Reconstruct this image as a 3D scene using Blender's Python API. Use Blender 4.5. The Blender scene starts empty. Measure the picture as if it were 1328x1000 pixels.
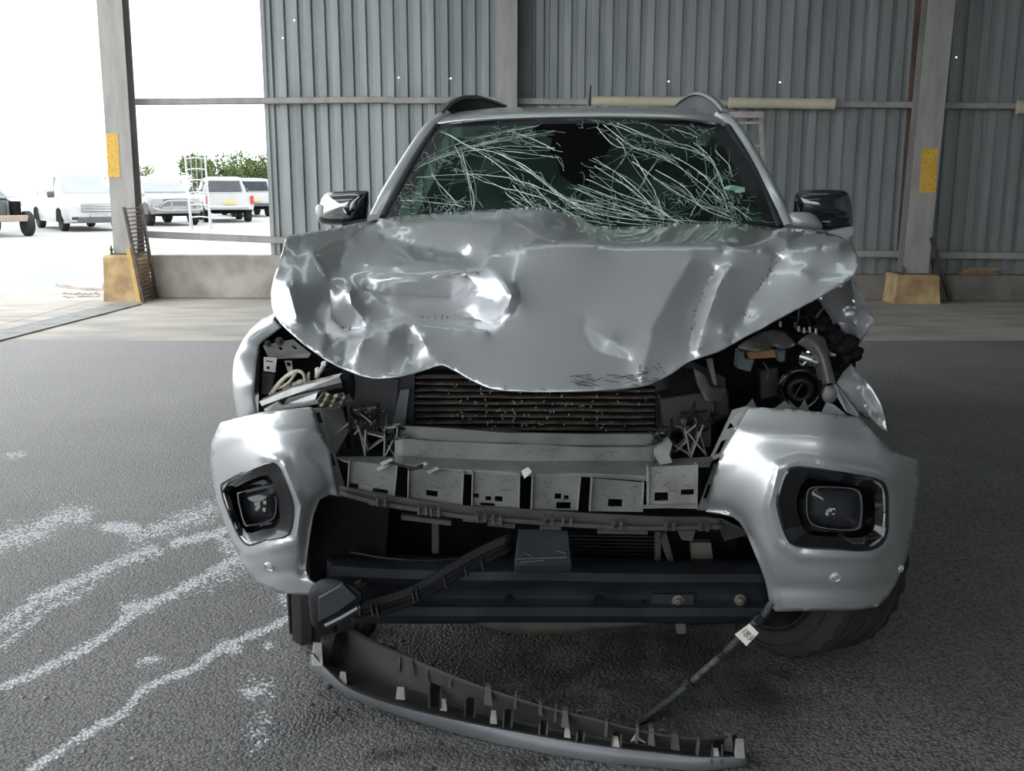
import bpy, bmesh, math, random
import numpy as np
from mathutils import Vector, Matrix
from mathutils.geometry import delaunay_2d_cdt

# ------------------------------------------------------------------ camera, sky, exposure
scn = bpy.context.scene
col = scn.collection
F, PITCH, CH = 1300.0, math.radians(11.3), 1.45
cd = bpy.data.cameras.new('camera'); cam = bpy.data.objects.new('camera', cd); col.objects.link(cam)
cd.sensor_fit = 'HORIZONTAL'; cd.sensor_width = 36.0; cd.lens = F / 1328.0 * 36.0
cd.clip_start = 0.05; cd.clip_end = 500
cam.location = (0, 0, CH); cam.rotation_euler = (math.pi / 2 - PITCH, 0, 0)
scn.camera = cam
w = bpy.data.worlds.new('overcast'); scn.world = w; w.use_nodes = True
nt = w.node_tree; bg = nt.nodes['Background']
bg.inputs[0].default_value = (0.93, 0.97, 1.0, 1); bg.inputs[1].default_value = 1.0
scn.view_settings.view_transform = 'Standard'; scn.view_settings.look = 'None'
scn.view_settings.gamma = 1.0; scn.view_settings.use_curve_mapping = False
scn.view_settings.exposure = 1.65
scn.cycles.use_denoising = True
scn.cycles.max_bounces = 10; scn.cycles.diffuse_bounces = 5; scn.cycles.transparent_max_bounces = 12

# ------------------------------------------------------------------ helpers
SP, CP = math.sin(PITCH), math.cos(PITCH)
def ray(px, py):
    a, b = (px - 664) / F, (500 - py) / F
    return Vector((a, CP + SP * b, -SP + CP * b))
def P(px, py, Y):
    d = ray(px, py); t = Y / d.y
    return Vector((d.x * t, Y, CH + d.z * t))
def PG(px, py, z=0.0):
    d = ray(px, py); t = (z - CH) / d.z
    return Vector((d.x * t, d.y * t, z))
def proj(v):
    x, y, z = v[0], v[1], v[2] - CH
    zc = y * CP - z * SP; yc = y * SP + z * CP
    return 664 + F * x / zc, 500 - F * yc / zc
R = random.Random(7)

class MB:
    def __init__(s): s.v = []; s.f = []
    def add(s, vs, fs):
        o = len(s.v); s.v += [tuple(v) for v in vs]; s.f += [tuple(i + o for i in f) for f in fs]; return s
    def box(s, c, size, M=None):
        hx, hy, hz = size[0] / 2, size[1] / 2, size[2] / 2
        vs = [Vector((x * hx, y * hy, z * hz)) for x in (-1, 1) for y in (-1, 1) for z in (-1, 1)]
        if M is not None: vs = [M @ v for v in vs]
        vs = [v + Vector(c) for v in vs]
        return s.add(vs, [(0, 1, 3, 2), (4, 6, 7, 5), (0, 4, 5, 1), (2, 3, 7, 6), (0, 2, 6, 4), (1, 5, 7, 3)])
    def prism(s, pts, off):
        n = len(pts); off = Vector(off); pts = [Vector(p) for p in pts]
        vs = pts + [p + off for p in pts]
        fs = [tuple(range(n)), tuple(range(2 * n - 1, n - 1, -1))]
        fs += [(i, i + n, (i + 1) % n + n, (i + 1) % n) for i in range(n)]
        return s.add(vs, fs)
    def rings(s, rings, closed=True, cap0=False, cap1=False):
        n = len(rings[0]); vs = [v for r in rings for v in r]; fs = []
        m = n if closed else n - 1
        for i in range(len(rings) - 1):
            for j in range(m):
                k = (j + 1) % n
                fs.append((i * n + j, i * n + k, (i + 1) * n + k, (i + 1) * n + j))
        if cap0: fs.append(tuple(range(n - 1, -1, -1)))
        if cap1: o = (len(rings) - 1) * n; fs.append(tuple(range(o, o + n)))
        return s.add(vs, fs)
    def tube(s, pts, r, n=8, caps=True):
        pts = [Vector(p) for p in pts]; rr = []
        up = Vector((0, 0, 1))
        for i, p in enumerate(pts):
            t = (pts[min(i + 1, len(pts) - 1)] - pts[max(i - 1, 0)])
            if t.length < 1e-9: t = Vector((0, 0, 1))
            t.normalize()
            a = t.cross(up if abs(t.z) < 0.95 else Vector((1, 0, 0))).normalized(); b = t.cross(a)
            rad = r[i] if isinstance(r, (list, tuple)) else r
            rr.append([p + (a * math.cos(q) + b * math.sin(q)) * rad for q in [2 * math.pi * k / n for k in range(n)]])
        return s.rings(rr, True, caps, caps)
    def bar(s, a, b, wx, wy, up=(0, 0, 1)):
        a, b = Vector(a), Vector(b); t = (b - a); L = t.length; t.normalize()
        up = Vector(up)
        if abs(t.dot(up)) > .97: up = Vector((0, 1, 0))
        x = t.cross(up).normalized(); y = x.cross(t)
        ring = lambda p: [p + x * (i * wx / 2) + y * (j * wy / 2) for i, j in ((-1, -1), (1, -1), (1, 1), (-1, 1))]
        return s.rings([ring(a), ring(b)], True, True, True)
    def lathe(s, c, axis, prof, n=24):
        c = Vector(c); ax = Vector(axis).normalized()
        a = ax.cross(Vector((0, 0, 1)) if abs(ax.z) < .9 else Vector((1, 0, 0))).normalized(); b = ax.cross(a)
        rr = [[c + ax * h + (a * math.cos(q) + b * math.sin(q)) * max(r, 1e-4) for q in [2 * math.pi * k / n for k in range(n)]] for r, h in prof]
        return s.rings(rr, True, True, True)

ORG = {}
def tag(o, label=None, cat=None, group=None, kind=None):
    if label: o['label'] = label
    if cat: o['category'] = cat
    if group: o['group'] = group
    if kind: o['kind'] = kind
    return o
def thing(name, label, cat, loc=(0, 0, 0), group=None, kind=None):
    o = bpy.data.objects.new(name, None); col.objects.link(o); o.location = loc; o.empty_display_size = .2
    ORG[o] = Vector(loc); return tag(o, label, cat, group, kind)
def obj(name, mb, mat, parent=None, smooth=None, solid=None, bevel=None, recalc=True, label=None, kind=None, subsurf=0):
    vs = [Vector(v) for v in mb.v]
    if parent is not None:
        org = ORG[parent]
    else:
        xs = [v.x for v in vs]; ys = [v.y for v in vs]; zs = [v.z for v in vs]
        org = Vector(((min(xs) + max(xs)) / 2, (min(ys) + max(ys)) / 2, min(zs)))
    me = bpy.data.meshes.new(name); me.from_pydata([v - org for v in vs], [], mb.f)
    if recalc:
        bm = bmesh.new(); bm.from_mesh(me); bmesh.ops.recalc_face_normals(bm, faces=bm.faces); bm.to_mesh(me); bm.free()
    me.update()
    if smooth is not None:
        me.polygons.foreach_set('use_smooth', [True] * len(me.polygons)); me.set_sharp_from_angle(angle=math.radians(smooth))
    me.materials.append(mat)
    o = bpy.data.objects.new(name, me); col.objects.link(o)
    if parent is not None: o.parent = parent
    else: o.location = org
    ORG[o] = org
    if solid:
        m = o.modifiers.new('thickness', 'SOLIDIFY'); m.thickness = solid; m.offset = 0
    if bevel:
        m = o.modifiers.new('bevel', 'BEVEL'); m.width = bevel; m.segments = 2; m.limit_method = 'ANGLE'
        if smooth is None: me.polygons.foreach_set('use_smooth', [True] * len(me.polygons)); me.set_sharp_from_angle(angle=math.radians(35))
    if subsurf:
        m = o.modifiers.new('sub', 'SUBSURF'); m.levels = subsurf; m.render_levels = subsurf
    if label: o['label'] = label
    if kind: o['kind'] = kind
    return o

def catmull(pts, n=6, closed=False):
    pts = [Vector(p) for p in pts]; out = []; N = len(pts)
    rng = N if closed else N - 1
    for i in range(rng):
        g = (lambda k: pts[k % N]) if closed else (lambda k: pts[min(max(k, 0), N - 1)])
        a, b, c, d = g(i - 1), g(i), g(i + 1), g(i + 2)
        for k in range(n):
            t = k / n
            out.append(.5 * ((2 * b) + (c - a) * t + (2 * a - 5 * b + 4 * c - d) * t * t + (3 * b - a - 3 * c + d) * t ** 3))
    if not closed: out.append(pts[-1])
    return out
def loft(rows, nu=6, nv=4):
    rows = [catmull(r, nu) if nu > 1 else [Vector(p) for p in r] for r in rows]
    if nv > 1:
        cols = [catmull([r[j] for r in rows], nv) for j in range(len(rows[0]))]
        rows = [[c[i] for c in cols] for i in range(len(cols[0]))]
    return MB().rings(rows, False)

def gridplate(q, thick, holes=()):
    """plate on the quad q (tl, tr, br, bl), extruded by vector thick, rectangular holes in uv"""
    q = [Vector(p) for p in q]; th = Vector(thick)
    us = sorted({0, 1} | {h[0] for h in holes} | {h[2] for h in holes}); vs_ = sorted({0, 1} | {h[1] for h in holes} | {h[3] for h in holes})
    pt = lambda u, v: (q[0] * (1 - u) + q[1] * u) * (1 - v) + (q[3] * (1 - u) + q[2] * u) * v
    inh = lambda u, v: any(h[0] < u < h[2] and h[1] < v < h[3] for h in holes)
    solid = {}
    for i in range(len(us) - 1):
        for j in range(len(vs_) - 1):
            solid[i, j] = not inh((us[i] + us[i + 1]) / 2, (vs_[j] + vs_[j + 1]) / 2)
    idx = {}; V = []; Fs = []
    def vi(i, j, k):
        if (i, j, k) not in idx: idx[i, j, k] = len(V); V.append(pt(us[i], vs_[j]) + th * k)
        return idx[i, j, k]
    for (i, j), s_ in solid.items():
        if not s_: continue
        for k in (0, 1): Fs.append((vi(i, j, k), vi(i + 1, j, k), vi(i + 1, j + 1, k), vi(i, j + 1, k)))
        for (di, dj, e) in ((-1, 0, ((i, j), (i, j + 1))), (1, 0, ((i + 1, j), (i + 1, j + 1))), (0, -1, ((i, j), (i + 1, j))), (0, 1, ((i, j + 1), (i + 1, j + 1)))):
            if not solid.get((i + di, j + dj), False):
                (a, b), (c, d) = e; Fs.append((vi(a, b, 0), vi(c, d, 0), vi(c, d, 1), vi(a, b, 1)))
    return MB().add(V, Fs)

def inpoly(x, y, poly):
    c = False; n = len(poly)
    for i in range(n):
        x1, y1 = poly[i]; x2, y2 = poly[i - 1]
        if (y1 > y) != (y2 > y) and x < (x2 - x1) * (y - y1) / (y2 - y1) + x1: c = not c
    return c
def segd(x, y, a, b):
    dx, dy = b[0] - a[0], b[1] - a[1]; L = dx * dx + dy * dy
    t = 0 if L == 0 else min(1, max(0, ((x - a[0]) * dx + (y - a[1]) * dy) / L))
    return math.hypot(x - a[0] - t * dx, y - a[1] - t * dy), t
def polyd(x, y, pl):
    best = (1e9, 0)
    n = len(pl) - 1
    for i in range(n):
        d, t = segd(x, y, pl[i], pl[i + 1])
        if d < best[0]: best = (d, (i + t) / n)
    return best
def rbf(ctrl, smooth=1e-3):
    """thin-plate depth function from control points (px, py, Y)"""
    A = np.array(ctrl, float); X = A[:, :2] / 100.0; n = len(X)
    r = np.linalg.norm(X[:, None] - X[None], axis=2)
    K = np.where(r > 0, r * r * np.log(np.maximum(r, 1e-9)), 0) + smooth * np.eye(n)
    Pm = np.hstack([np.ones((n, 1)), X]); M = np.zeros((n + 3, n + 3))
    M[:n, :n] = K; M[:n, n:] = Pm; M[n:, :n] = Pm.T
    s = np.linalg.solve(M, np.concatenate([A[:, 2], np.zeros(3)]))
    def f(px, py):
        p = np.array([px, py]) / 100.0; d = np.linalg.norm(X - p, axis=1)
        k = np.where(d > 0, d * d * np.log(np.maximum(d, 1e-9)), 0)
        return float(k @ s[:n] + s[n] + s[n + 1] * p[0] + s[n + 2] * p[1])
    return f
def dens(pl, step, closed=False):
    out = []; n = len(pl)
    for i in range(n if closed else n - 1):
        a, b = pl[i], pl[(i + 1) % n]; k = max(1, int(math.hypot(b[0] - a[0], b[1] - a[1]) / step))
        out += [(a[0] + (b[0] - a[0]) * j / k, a[1] + (b[1] - a[1]) * j / k) for j in range(k)]
    if not closed: out.append(pl[-1])
    return out
def cdt_surface(outline, depth, step=5, holes=(), lines=(), smooth_outline=True):
    """triangulated sheet bounded by an outline; every point gets its own depth"""
    if smooth_outline:
        outline = [(p.x, p.y) for p in catmull([(a, b, 0) for a, b in outline], 4, True)]
    outline = dens(outline, step, True); holes = [dens(h, step, True) for h in holes]
    vs = []; es = []
    def ring(pl, closed=True):
        o = len(vs); vs.extend(pl); n = len(pl)
        es.extend([(o + i, o + (i + 1) % n) for i in range(n if closed else n - 1)])
    ring(outline)
    for h in holes: ring(h)
    lines = [dens(l, step) for l in lines]
    for l in lines: ring(l, False)
    x0, x1 = min(p[0] for p in outline), max(p[0] for p in outline); y0, y1 = min(p[1] for p in outline), max(p[1] for p in outline)
    bnd = np.array(vs)
    y = y0; k = 0
    while y < y1:
        x = x0 + (k % 2) * step / 2
        while x < x1:
            if inpoly(x, y, outline) and not any(inpoly(x, y, h) for h in holes):
                if np.min((bnd[:, 0] - x) ** 2 + (bnd[:, 1] - y) ** 2) > (step * .55) ** 2: vs.append((x, y))
            x += step
        y += step * .87; k += 1
    rv, re_, rf, *_ = delaunay_2d_cdt([Vector(v) for v in vs], es, [], 0, 1e-4)
    fs = []
    for f in rf:
        cx = sum(rv[i].x for i in f) / len(f); cy = sum(rv[i].y for i in f) / len(f)
        if inpoly(cx, cy, outline) and not any(inpoly(cx, cy, h) for h in holes): fs.append(tuple(f))
    used = sorted({i for f in fs for i in f}); mp = {u: i for i, u in enumerate(used)}
    V = [P(rv[u].x, rv[u].y, depth(rv[u].x, rv[u].y)) for u in used]
    return MB().add(V, [tuple(mp[i] for i in f) for f in fs])

# ------------------------------------------------------------------ materials
MATS = {}
def mat(name, c, rough=.6, metal=0.0, c2=None, scale=6.0, bump=0.0, bscale=40.0, coat=0.0, spec=.5, detail=5, lo=.35, hi=.65, emit=None, stretch=None, rvar=0.0):
    if name in MATS: return MATS[name]
    m = bpy.data.materials.new(name); m.use_nodes = True; n = m.node_tree.nodes; l = m.node_tree.links
    b = n['Principled BSDF']; MATS[name] = m
    b.inputs['Roughness'].default_value = rough; b.inputs['Metallic'].default_value = metal
    b.inputs['Coat Weight'].default_value = coat; b.inputs['Coat Roughness'].default_value = .035
    b.inputs['Specular IOR Level'].default_value = spec
    tc = n.new('ShaderNodeTexCoord'); vec = tc.outputs['Object']
    if stretch:
        mp = n.new('ShaderNodeMapping'); mp.inputs['Scale'].default_value = stretch; l.new(vec, mp.inputs['Vector']); vec = mp.outputs['Vector']
    if c2 is None: c2 = tuple(min(1, x * .85) for x in c)
    ns = n.new('ShaderNodeTexNoise'); ns.inputs['Scale'].default_value = scale; ns.inputs['Detail'].default_value = detail; l.new(vec, ns.inputs['Vector'])
    cr = n.new('ShaderNodeValToRGB'); cr.color_ramp.elements[0].position = lo; cr.color_ramp.elements[1].position = hi
    cr.color_ramp.elements[0].color = (*c2, 1); cr.color_ramp.elements[1].color = (*c, 1)
    l.new(ns.outputs['Fac'], cr.inputs['Fac']); l.new(cr.outputs['Color'], b.inputs['Base Color'])
    if rvar:
        mr = n.new('ShaderNodeMapRange'); mr.inputs['To Min'].default_value = rough + rvar; mr.inputs['To Max'].default_value = max(.02, rough - rvar)
        l.new(ns.outputs['Fac'], mr.inputs['Value']); l.new(mr.outputs['Result'], b.inputs['Roughness'])
    if bump:
        nb = n.new('ShaderNodeTexNoise'); nb.inputs['Scale'].default_value = bscale; nb.inputs['Detail'].default_value = 4; l.new(vec, nb.inputs['Vector'])
        bp = n.new('ShaderNodeBump'); bp.inputs['Strength'].default_value = bump; bp.inputs['Distance'].default_value = .01
        l.new(nb.outputs['Fac'], bp.inputs['Height']); l.new(bp.outputs['Normal'], b.inputs['Normal'])
    if emit:
        b.inputs['Emission Color'].default_value = (*emit[:3], 1); b.inputs['Emission Strength'].default_value = emit[3]
    return m
M_silver = mat('silver paint', (.56, .57, .58), .32, .55, (.53, .54, .555), 2.5, coat=1.0)
M_silver_d = mat('scuffed silver paint', (.52, .53, .54), .42, .5, (.40, .41, .42), 9, coat=.3, bump=.05, bscale=25)
M_clad = mat('galvanised cladding', (.35, .375, .375), .48, .35, (.25, .275, .275), 1.6, stretch=(3, 3, .35), rvar=.08)
M_clad_r = mat('rusty flashing', (.16, .10, .075), .8, 0, (.08, .055, .05), 3)
M_steel = mat('grey painted steel', (.42, .41, .38), .6, .1, (.32, .31, .29), 2.2, stretch=(3, 3, .8))
M_steel_d = mat('dull steel flange', (.30, .30, .285), .6, .1, (.22, .22, .21), 2.2, stretch=(3, 3, .8))
M_yellow = mat('yellow reflective paint', (.80, .50, .08), .5, 0, (.62, .36, .06), 30)
M_conc = mat('concrete upstand', (.50, .47, .42), .9, 0, (.30, .27, .24), 2.6, bump=.4, bscale=18)
M_plinth = mat('stained plinth', (.60, .44, .22), .9, 0, (.36, .24, .13), 5, bump=.4, bscale=20)
M_apron = mat('concrete apron', (.48, .44, .39), .85, 0, (.32, .30, .27), 1.1, bump=.25, bscale=25, stretch=(1, 2.5, 1))
M_yard = mat('yard surface', (.38, .38, .372), .9, 0, (.31, .31, .305), .35, bump=.2, bscale=8)
M_white = mat('white car paint', (.52, .52, .52), .35, 0, (.48, .48, .48), 3, coat=.5)
M_offw = mat('pale silver car paint', (.36, .36, .355), .4, .1, (.3, .3, .3), 3, coat=.4)
M_cgrey = mat('dark grey trim', (.10, .10, .105), .5, 0, (.07, .07, .075), 6)
M_black = mat('black plastic', (.017, .018, .021), .5, 0, (.009, .010, .012), 8, bump=.05, spec=.35)
M_blackg = mat('gloss black', (.012, .013, .015), .12, 0, (.01, .01, .011), 5, coat=.6)
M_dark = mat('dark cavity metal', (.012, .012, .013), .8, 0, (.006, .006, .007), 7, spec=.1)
M_foam = mat('black foam', (.016, .016, .017), .9, 0, (.008, .008, .009), 30, spec=.15, bump=.8, bscale=60)
M_rubber = mat('tyre rubber', (.020, .020, .021), .8, 0, (.034, .033, .03), 6, bump=.1, bscale=60, spec=.25)
M_cglass = mat('dark car window', (.05, .06, .065), .12, 0, (.03, .035, .04), 2)
M_chrome = mat('chrome', (.75, .76, .78), .12, 1.0, (.68, .69, .7), 4)
M_alu = mat('alloy', (.55, .55, .55), .35, .9, (.42, .42, .42), 10)
M_beam = mat('blue black beam', (.026, .030, .035), .62, .1, (.012, .014, .017), 7, bump=.25, bscale=30, rvar=.1, spec=.25)
M_beamd = mat('dusty beam', (.10, .088, .07), .8, 0, (.045, .04, .036), 9, bump=.2, bscale=30)
M_gplas = mat('grey green plastic', (.175, .183, .174), .55, 0, (.105, .11, .103), 9, bump=.08, lo=.3, hi=.6)
M_gplas_l = mat('pale grey plastic', (.27, .275, .262), .5, 0, (.18, .182, .174), 14)
M_dstrip = mat('muddy grey plastic', (.075, .069, .06), .7, 0, (.03, .029, .028), 8, bump=.15)
M_fin = mat('dirty radiator fin', (.17, .14, .115), .7, .2, (.06, .05, .042), 22, bump=.3, bscale=60)
M_tan = mat('pale torn foil', (.50, .46, .38), .6, .1, (.24, .22, .18), 20, bump=.6, bscale=40)
M_wirey = mat('beige wire', (.55, .50, .38), .5, 0)
M_wirep = mat('white plastic', (.75, .74, .70), .4, 0)
M_wood = mat('rough timber', (.42, .30, .17), .8, 0, (.28, .19, .10), 6, stretch=(8, 8, 1))
M_planky = mat('yellow timber', (.68, .47, .18), .8, 0, (.50, .33, .12), 6, stretch=(8, 8, 1))
M_rust = mat('brown rusty steel', (.16, .125, .11), .75, .3, (.09, .07, .065), 12)
M_cream = mat('cream diffuser', (.66, .61, .47), .4, 0, (.58, .53, .4), 4)
M_pinkal = mat('pale ladder aluminium', (.55, .49, .48), .5, .3, (.42, .38, .37), 8)
M_leaf = mat('foliage green', (.105, .155, .04), .7, 0, (.05, .085, .02), .8)
M_leaf2 = mat('foliage light green', (.17, .22, .07), .7, 0, (.10, .14, .04), .8)
M_bark = mat('bark', (.16, .12, .09), .9, 0)
M_tail = mat('red lamp', (.5, .03, .03), .3, 0)
M_amber = mat('amber lens', (.7, .3, .05), .3, 0)
M_plate = mat('yellow number plate', (.75, .55, .2), .5, 0, (.6, .4, .12), 30)
M_platew = mat('grey number plate', (.45, .45, .44), .5, 0, (.3, .3, .3), 30)
M_roof = mat('roof sheet underside', (.28, .29, .30), .6, .2, (.22, .23, .24), 1.2)
M_skyl = mat('translucent roof sheet', (.8, .82, .8), .5)
M_tint = mat('orange connector', (.35, .20, .09), .6, 0, (.2, .12, .06), 9)
M_bluebox = mat('blue grey relay box', (.13, .165, .18), .6, 0, (.08, .1, .11), 9)
M_brgrey = mat('bare grey panel metal', (.28, .28, .265), .5, .3, (.15, .145, .13), 12, bump=.1)
M_bolt = mat('dirty zinc bolt', (.17, .155, .125), .5, .5, (.09, .08, .065), 30)
M_tag = mat('paper tag', (.74, .70, .62), .8, 0, (.66, .62, .54), 40)
M_ink = mat('ink', (.03, .03, .03), .8)
M_loom = mat('corrugated loom', (.085, .088, .092), .5, 0, (.03, .031, .033), 40, bump=.6, bscale=120)
M_seat = mat('seat fabric', (.045, .05, .05), .9, 0, (.03, .033, .033), 12)
M_trimg = mat('satin grey trim paint', (.155, .163, .172), .45, .2, (.115, .12, .128), 5, coat=.1, bump=.05)
M_trimi = mat('trim inner plastic', (.055, .055, .05), .6, 0, (.028, .029, .028), 6, bump=.08, spec=.3)
M_clip = mat('pale plastic clip', (.42, .41, .37), .5, 0, (.28, .27, .25), 20)
# ------------------------------------------------------------------ the shed
m = M_skyl; n_ = m.node_tree.nodes; l_ = m.node_tree.links
tr_ = n_.new('ShaderNodeBsdfTranslucent'); tr_.inputs[0].default_value = (.75, .8, .78, 1); l_.new(tr_.outputs[0], n_['Material Output'].inputs[0])

WY0, WSL = 13.22, -0.030                  # wall line: y = WY0 + WSL * (x + 3.9)
def WYx(x): return WY0 + WSL * (x + 3.9)
WA = math.atan(WSL); WD = Vector((math.cos(WA), math.sin(WA), 0)); WN = Vector((math.sin(WA), -math.cos(WA), 0))  # WN points to the camera
def PW(px, py, off=0.0):
    """point on the wall plane, off metres in front of it"""
    d = ray(px, py); p0 = Vector((-3.9, WY0, 0)) + WN * off
    t = (p0 - Vector((0, 0, CH))).dot(WN) / d.dot(WN)
    return Vector((0, 0, CH)) + d * t
def WX(x, off, z):
    return Vector((x, WYx(x), z)) + WN * off

# floor: fine grid where the stains are, coarse beyond
def smear_field():
    S = [([(0, 702), (45, 690), (84, 668), (108, 668)], 15, .55), ([(139, 684), (176, 686)], 7, 1.0),
         ([(176, 697), (225, 680), (273, 662)], 13, .5), ([(0, 815), (50, 777), (105, 752), (168, 723), (202, 714)], 9, .62),
         ([(0, 838), (60, 790), (120, 762)], 6, .5), ([(225, 704), (262, 697), (292, 688)], 6, .75),
         ([(0, 892), (50, 870), (105, 845), (139, 824), (176, 790), (235, 765), (302, 727), (312, 715)], 6, .75),
         ([(165, 790), (195, 785)], 10, .75), ([(235, 765), (270, 755), (310, 735)], 14, .4),
         ([(34, 1002), (101, 958), (164, 922), (189, 891), (252, 866), (294, 836), (349, 815), (378, 800)], 4.5, 1.0),
         ([(190, 893), (200, 886)], 7, .8), ([(290, 838), (305, 842)], 8, .9),
         ([(183, 858), (205, 854)], 6, .7), ([(320, 897), (335, 894)], 8, .9), ([(345, 837), (350, 836)], 5, .9),
         ([(290, 700), (310, 720), (318, 732)], 14, .5), ([(330, 880), (350, 900), (330, 960)], 18, .28), ([(368, 775), (382, 790)], 8, .7),
         ([(10, 592), (30, 588)], 5, .5)]
    return [(pl, wd * 1.12, a * .97) for pl, wd, a in S]
def wet_field(px, py):
    # spilled fluid below the nose of the truck, ground dark and glossy
    W = [([(560, 850), (720, 870), (900, 840)], 75), ([(620, 830), (800, 900)], 60), ([(470, 800), (560, 830)], 45),
         ([(540, 975), (620, 978), (690, 990)], 10), ([(480, 985), (530, 972)], 9), ([(430, 930), (350, 960)], 40), ([(800, 930), (900, 900), (1000, 900)], 50)]
    v = 0
    for pl, wd in W:
        d, _ = polyd(px, py, pl); v = max(v, math.exp(-(d / wd) ** 2))
    return v
xs = [-60, -40, -25, -15, -10, -7, -5, -4, -3.3] + list(np.arange(-3.0, 3.01, .022)) + [3.4, 4, 5, 7, 10, 14]
ys = [-14, -8, -4, -1, 0.8, 1.6] + list(np.arange(2.0, 5.6, .022)) + [5.8, 6.2, 6.8, 7.5, 8.3, 9.45]
xs = [x for x in xs if x >= -10] 
mb = MB(); mb.v = [(x, y, 0) for y in ys for x in xs]; nx = len(xs)
mb.f = [(j * nx + i, j * nx + i + 1, (j + 1) * nx + i + 1, (j + 1) * nx + i) for j in range(len(ys) - 1) for i in range(nx - 1)]
M_asph = bpy.data.materials.new('asphalt'); M_asph.use_nodes = True
n_ = M_asph.node_tree.nodes; l_ = M_asph.node_tree.links; b_ = n_['Principled BSDF']
def nd(t, **k):
    q = n_.new(t)
    for a, v in k.items(): q.inputs[a].default_value = v
    return q
def mix(a, b, f, blend='MIX'):
    q = n_.new('ShaderNodeMix'); q.data_type = 'RGBA'; q.blend_type = blend
    for s, v in ((q.inputs[6], a), (q.inputs[7], b), (q.inputs[0], f)):
        if hasattr(v, 'links'): l_.new(v, s)
        else: s.default_value = v if not isinstance(v, tuple) else (*v, 1)
    return q.outputs[2]
def math_(op, a, b=0.0, cl=False):
    q = n_.new('ShaderNodeMath'); q.operation = op; q.use_clamp = cl
    for s, v in ((q.inputs[0], a), (q.inputs[1], b)):
        if hasattr(v, 'links'): l_.new(v, s)
        else: s.default_value = v
    return q.outputs[0]
geo = n_.new('ShaderNodeNewGeometry'); pos = geo.outputs['Position']
def noise(sc, det=4, ro=.6):
    q = nd('ShaderNodeTexNoise', Scale=sc, Detail=det, Roughness=ro); l_.new(pos, q.inputs['Vector']); return q.outputs['Fac']
def vor(sc, feat='F1'):
    q = nd('ShaderNodeTexVoronoi', Scale=sc); q.feature = feat; l_.new(pos, q.inputs['Vector']); return q
def ramp(v, lo, hi):
    q = nd('ShaderNodeMapRange', **{'From Min': lo, 'From Max': hi}); q.clamp = True; l_.new(v, q.inputs['Value']); return q.outputs['Result']
at1 = n_.new('ShaderNodeAttribute'); at1.attribute_name = 'chalk'
at2 = n_.new('ShaderNodeAttribute'); at2.attribute_name = 'wet'
v1 = vor(105); big = noise(1.3, 5); fine = noise(140, 3)
base = mix((.13, .127, .122), (.205, .20, .19), ramp(big, .35, .65))
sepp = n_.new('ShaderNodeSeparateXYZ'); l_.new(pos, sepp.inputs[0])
light_falloffv = math_('ADD', math_('MULTIPLY', sepp.outputs[1], .15), math_('MULTIPLY', sepp.outputs[0], -.13))  # daylight falloff painted into the asphalt colour: paler left and far, darker right
light_falloff = ramp(math_('ADD', light_falloffv, math_('MULTIPLY', noise(.9, 6), .7)), .75, 1.75)
stone = mix(base, (.075, .074, .075), ramp(v1.outputs['Distance'], .35, .75))
vc = n_.new('ShaderNodeSeparateColor'); l_.new(v1.outputs['Color'], vc.inputs[0])
stone = mix(stone, (.27, .265, .25), math_('MULTIPLY', ramp(vc.outputs[0], .6, 1.0), .55))
stone = mix(stone, (.36, .35, .335), math_('MULTIPLY', light_falloff, .75))
wetm = math_('MULTIPLY', at2.outputs['Fac'], ramp(noise(6, 5), .3, .55), True)
col1 = mix(stone, mix(stone, (.03, .03, .033), .8), wetm)
chn = math_('ADD', math_('MULTIPLY', noise(38, 6, .75), 1.0), math_('MULTIPLY', noise(11, 4), .8))
chn = math_('ADD', math_('MULTIPLY', chn, .85), math_('MULTIPLY', vc.outputs[1], .55))
chm = ramp(math_('ADD', at1.outputs['Fac'], math_('SUBTRACT', chn, 1.05)), .36, .50)
chm = math_('MULTIPLY', chm, math_('SUBTRACT', 1.0, math_('MULTIPLY', ramp(v1.outputs['Distance'], .42, .62), .6)))
col2 = mix(col1, (.66, .67, .70), chm)
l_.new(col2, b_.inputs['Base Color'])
l_.new(math_('SUBTRACT', .82, math_('MULTIPLY', wetm, .42)), b_.inputs['Roughness'])
hgt = math_('ADD', math_('MULTIPLY', math_('SUBTRACT', 1.0, v1.outputs['Distance']), .7), math_('MULTIPLY', fine, .5))
bp_ = nd('ShaderNodeBump', Strength=.9, Distance=.007); l_.new(hgt, bp_.inputs['Height']); l_.new(bp_.outputs['Normal'], b_.inputs['Normal'])
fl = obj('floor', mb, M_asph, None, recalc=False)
tag(fl, 'dark grey worn asphalt floor with white chalky smears', 'floor', kind='structure')
S = smear_field(); A1 = np.zeros(len(mb.v)); A2 = np.zeros(len(mb.v))
bb = [(min(p[0] for p in pl) - 3 * wd, max(p[0] for p in pl) + 3 * wd, min(p[1] for p in pl) - 3 * wd, max(p[1] for p in pl) + 3 * wd) for pl, wd, a in S]
for i, v in enumerate(mb.v):
    if -3.2 < v[0] < 3.2 and 1.9 < v[1] < 5.6:
        px, py = proj(v); c = 0
        for (pl, wd, a), q in zip(S, bb):
            if q[0] < px < q[1] and q[2] < py < q[3]:
                d, _ = polyd(px, py, pl); c = max(c, a * math.exp(-(d / wd) ** 2))
        A1[i] = c
        if 250 < px < 1150 and py > 680: A2[i] = wet_field(px, py)
for nm, arr in (('chalk', A1), ('wet', A2)):
    at = fl.data.attributes.new(nm, 'FLOAT', 'POINT'); at.data.foreach_set('value', arr)

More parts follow.
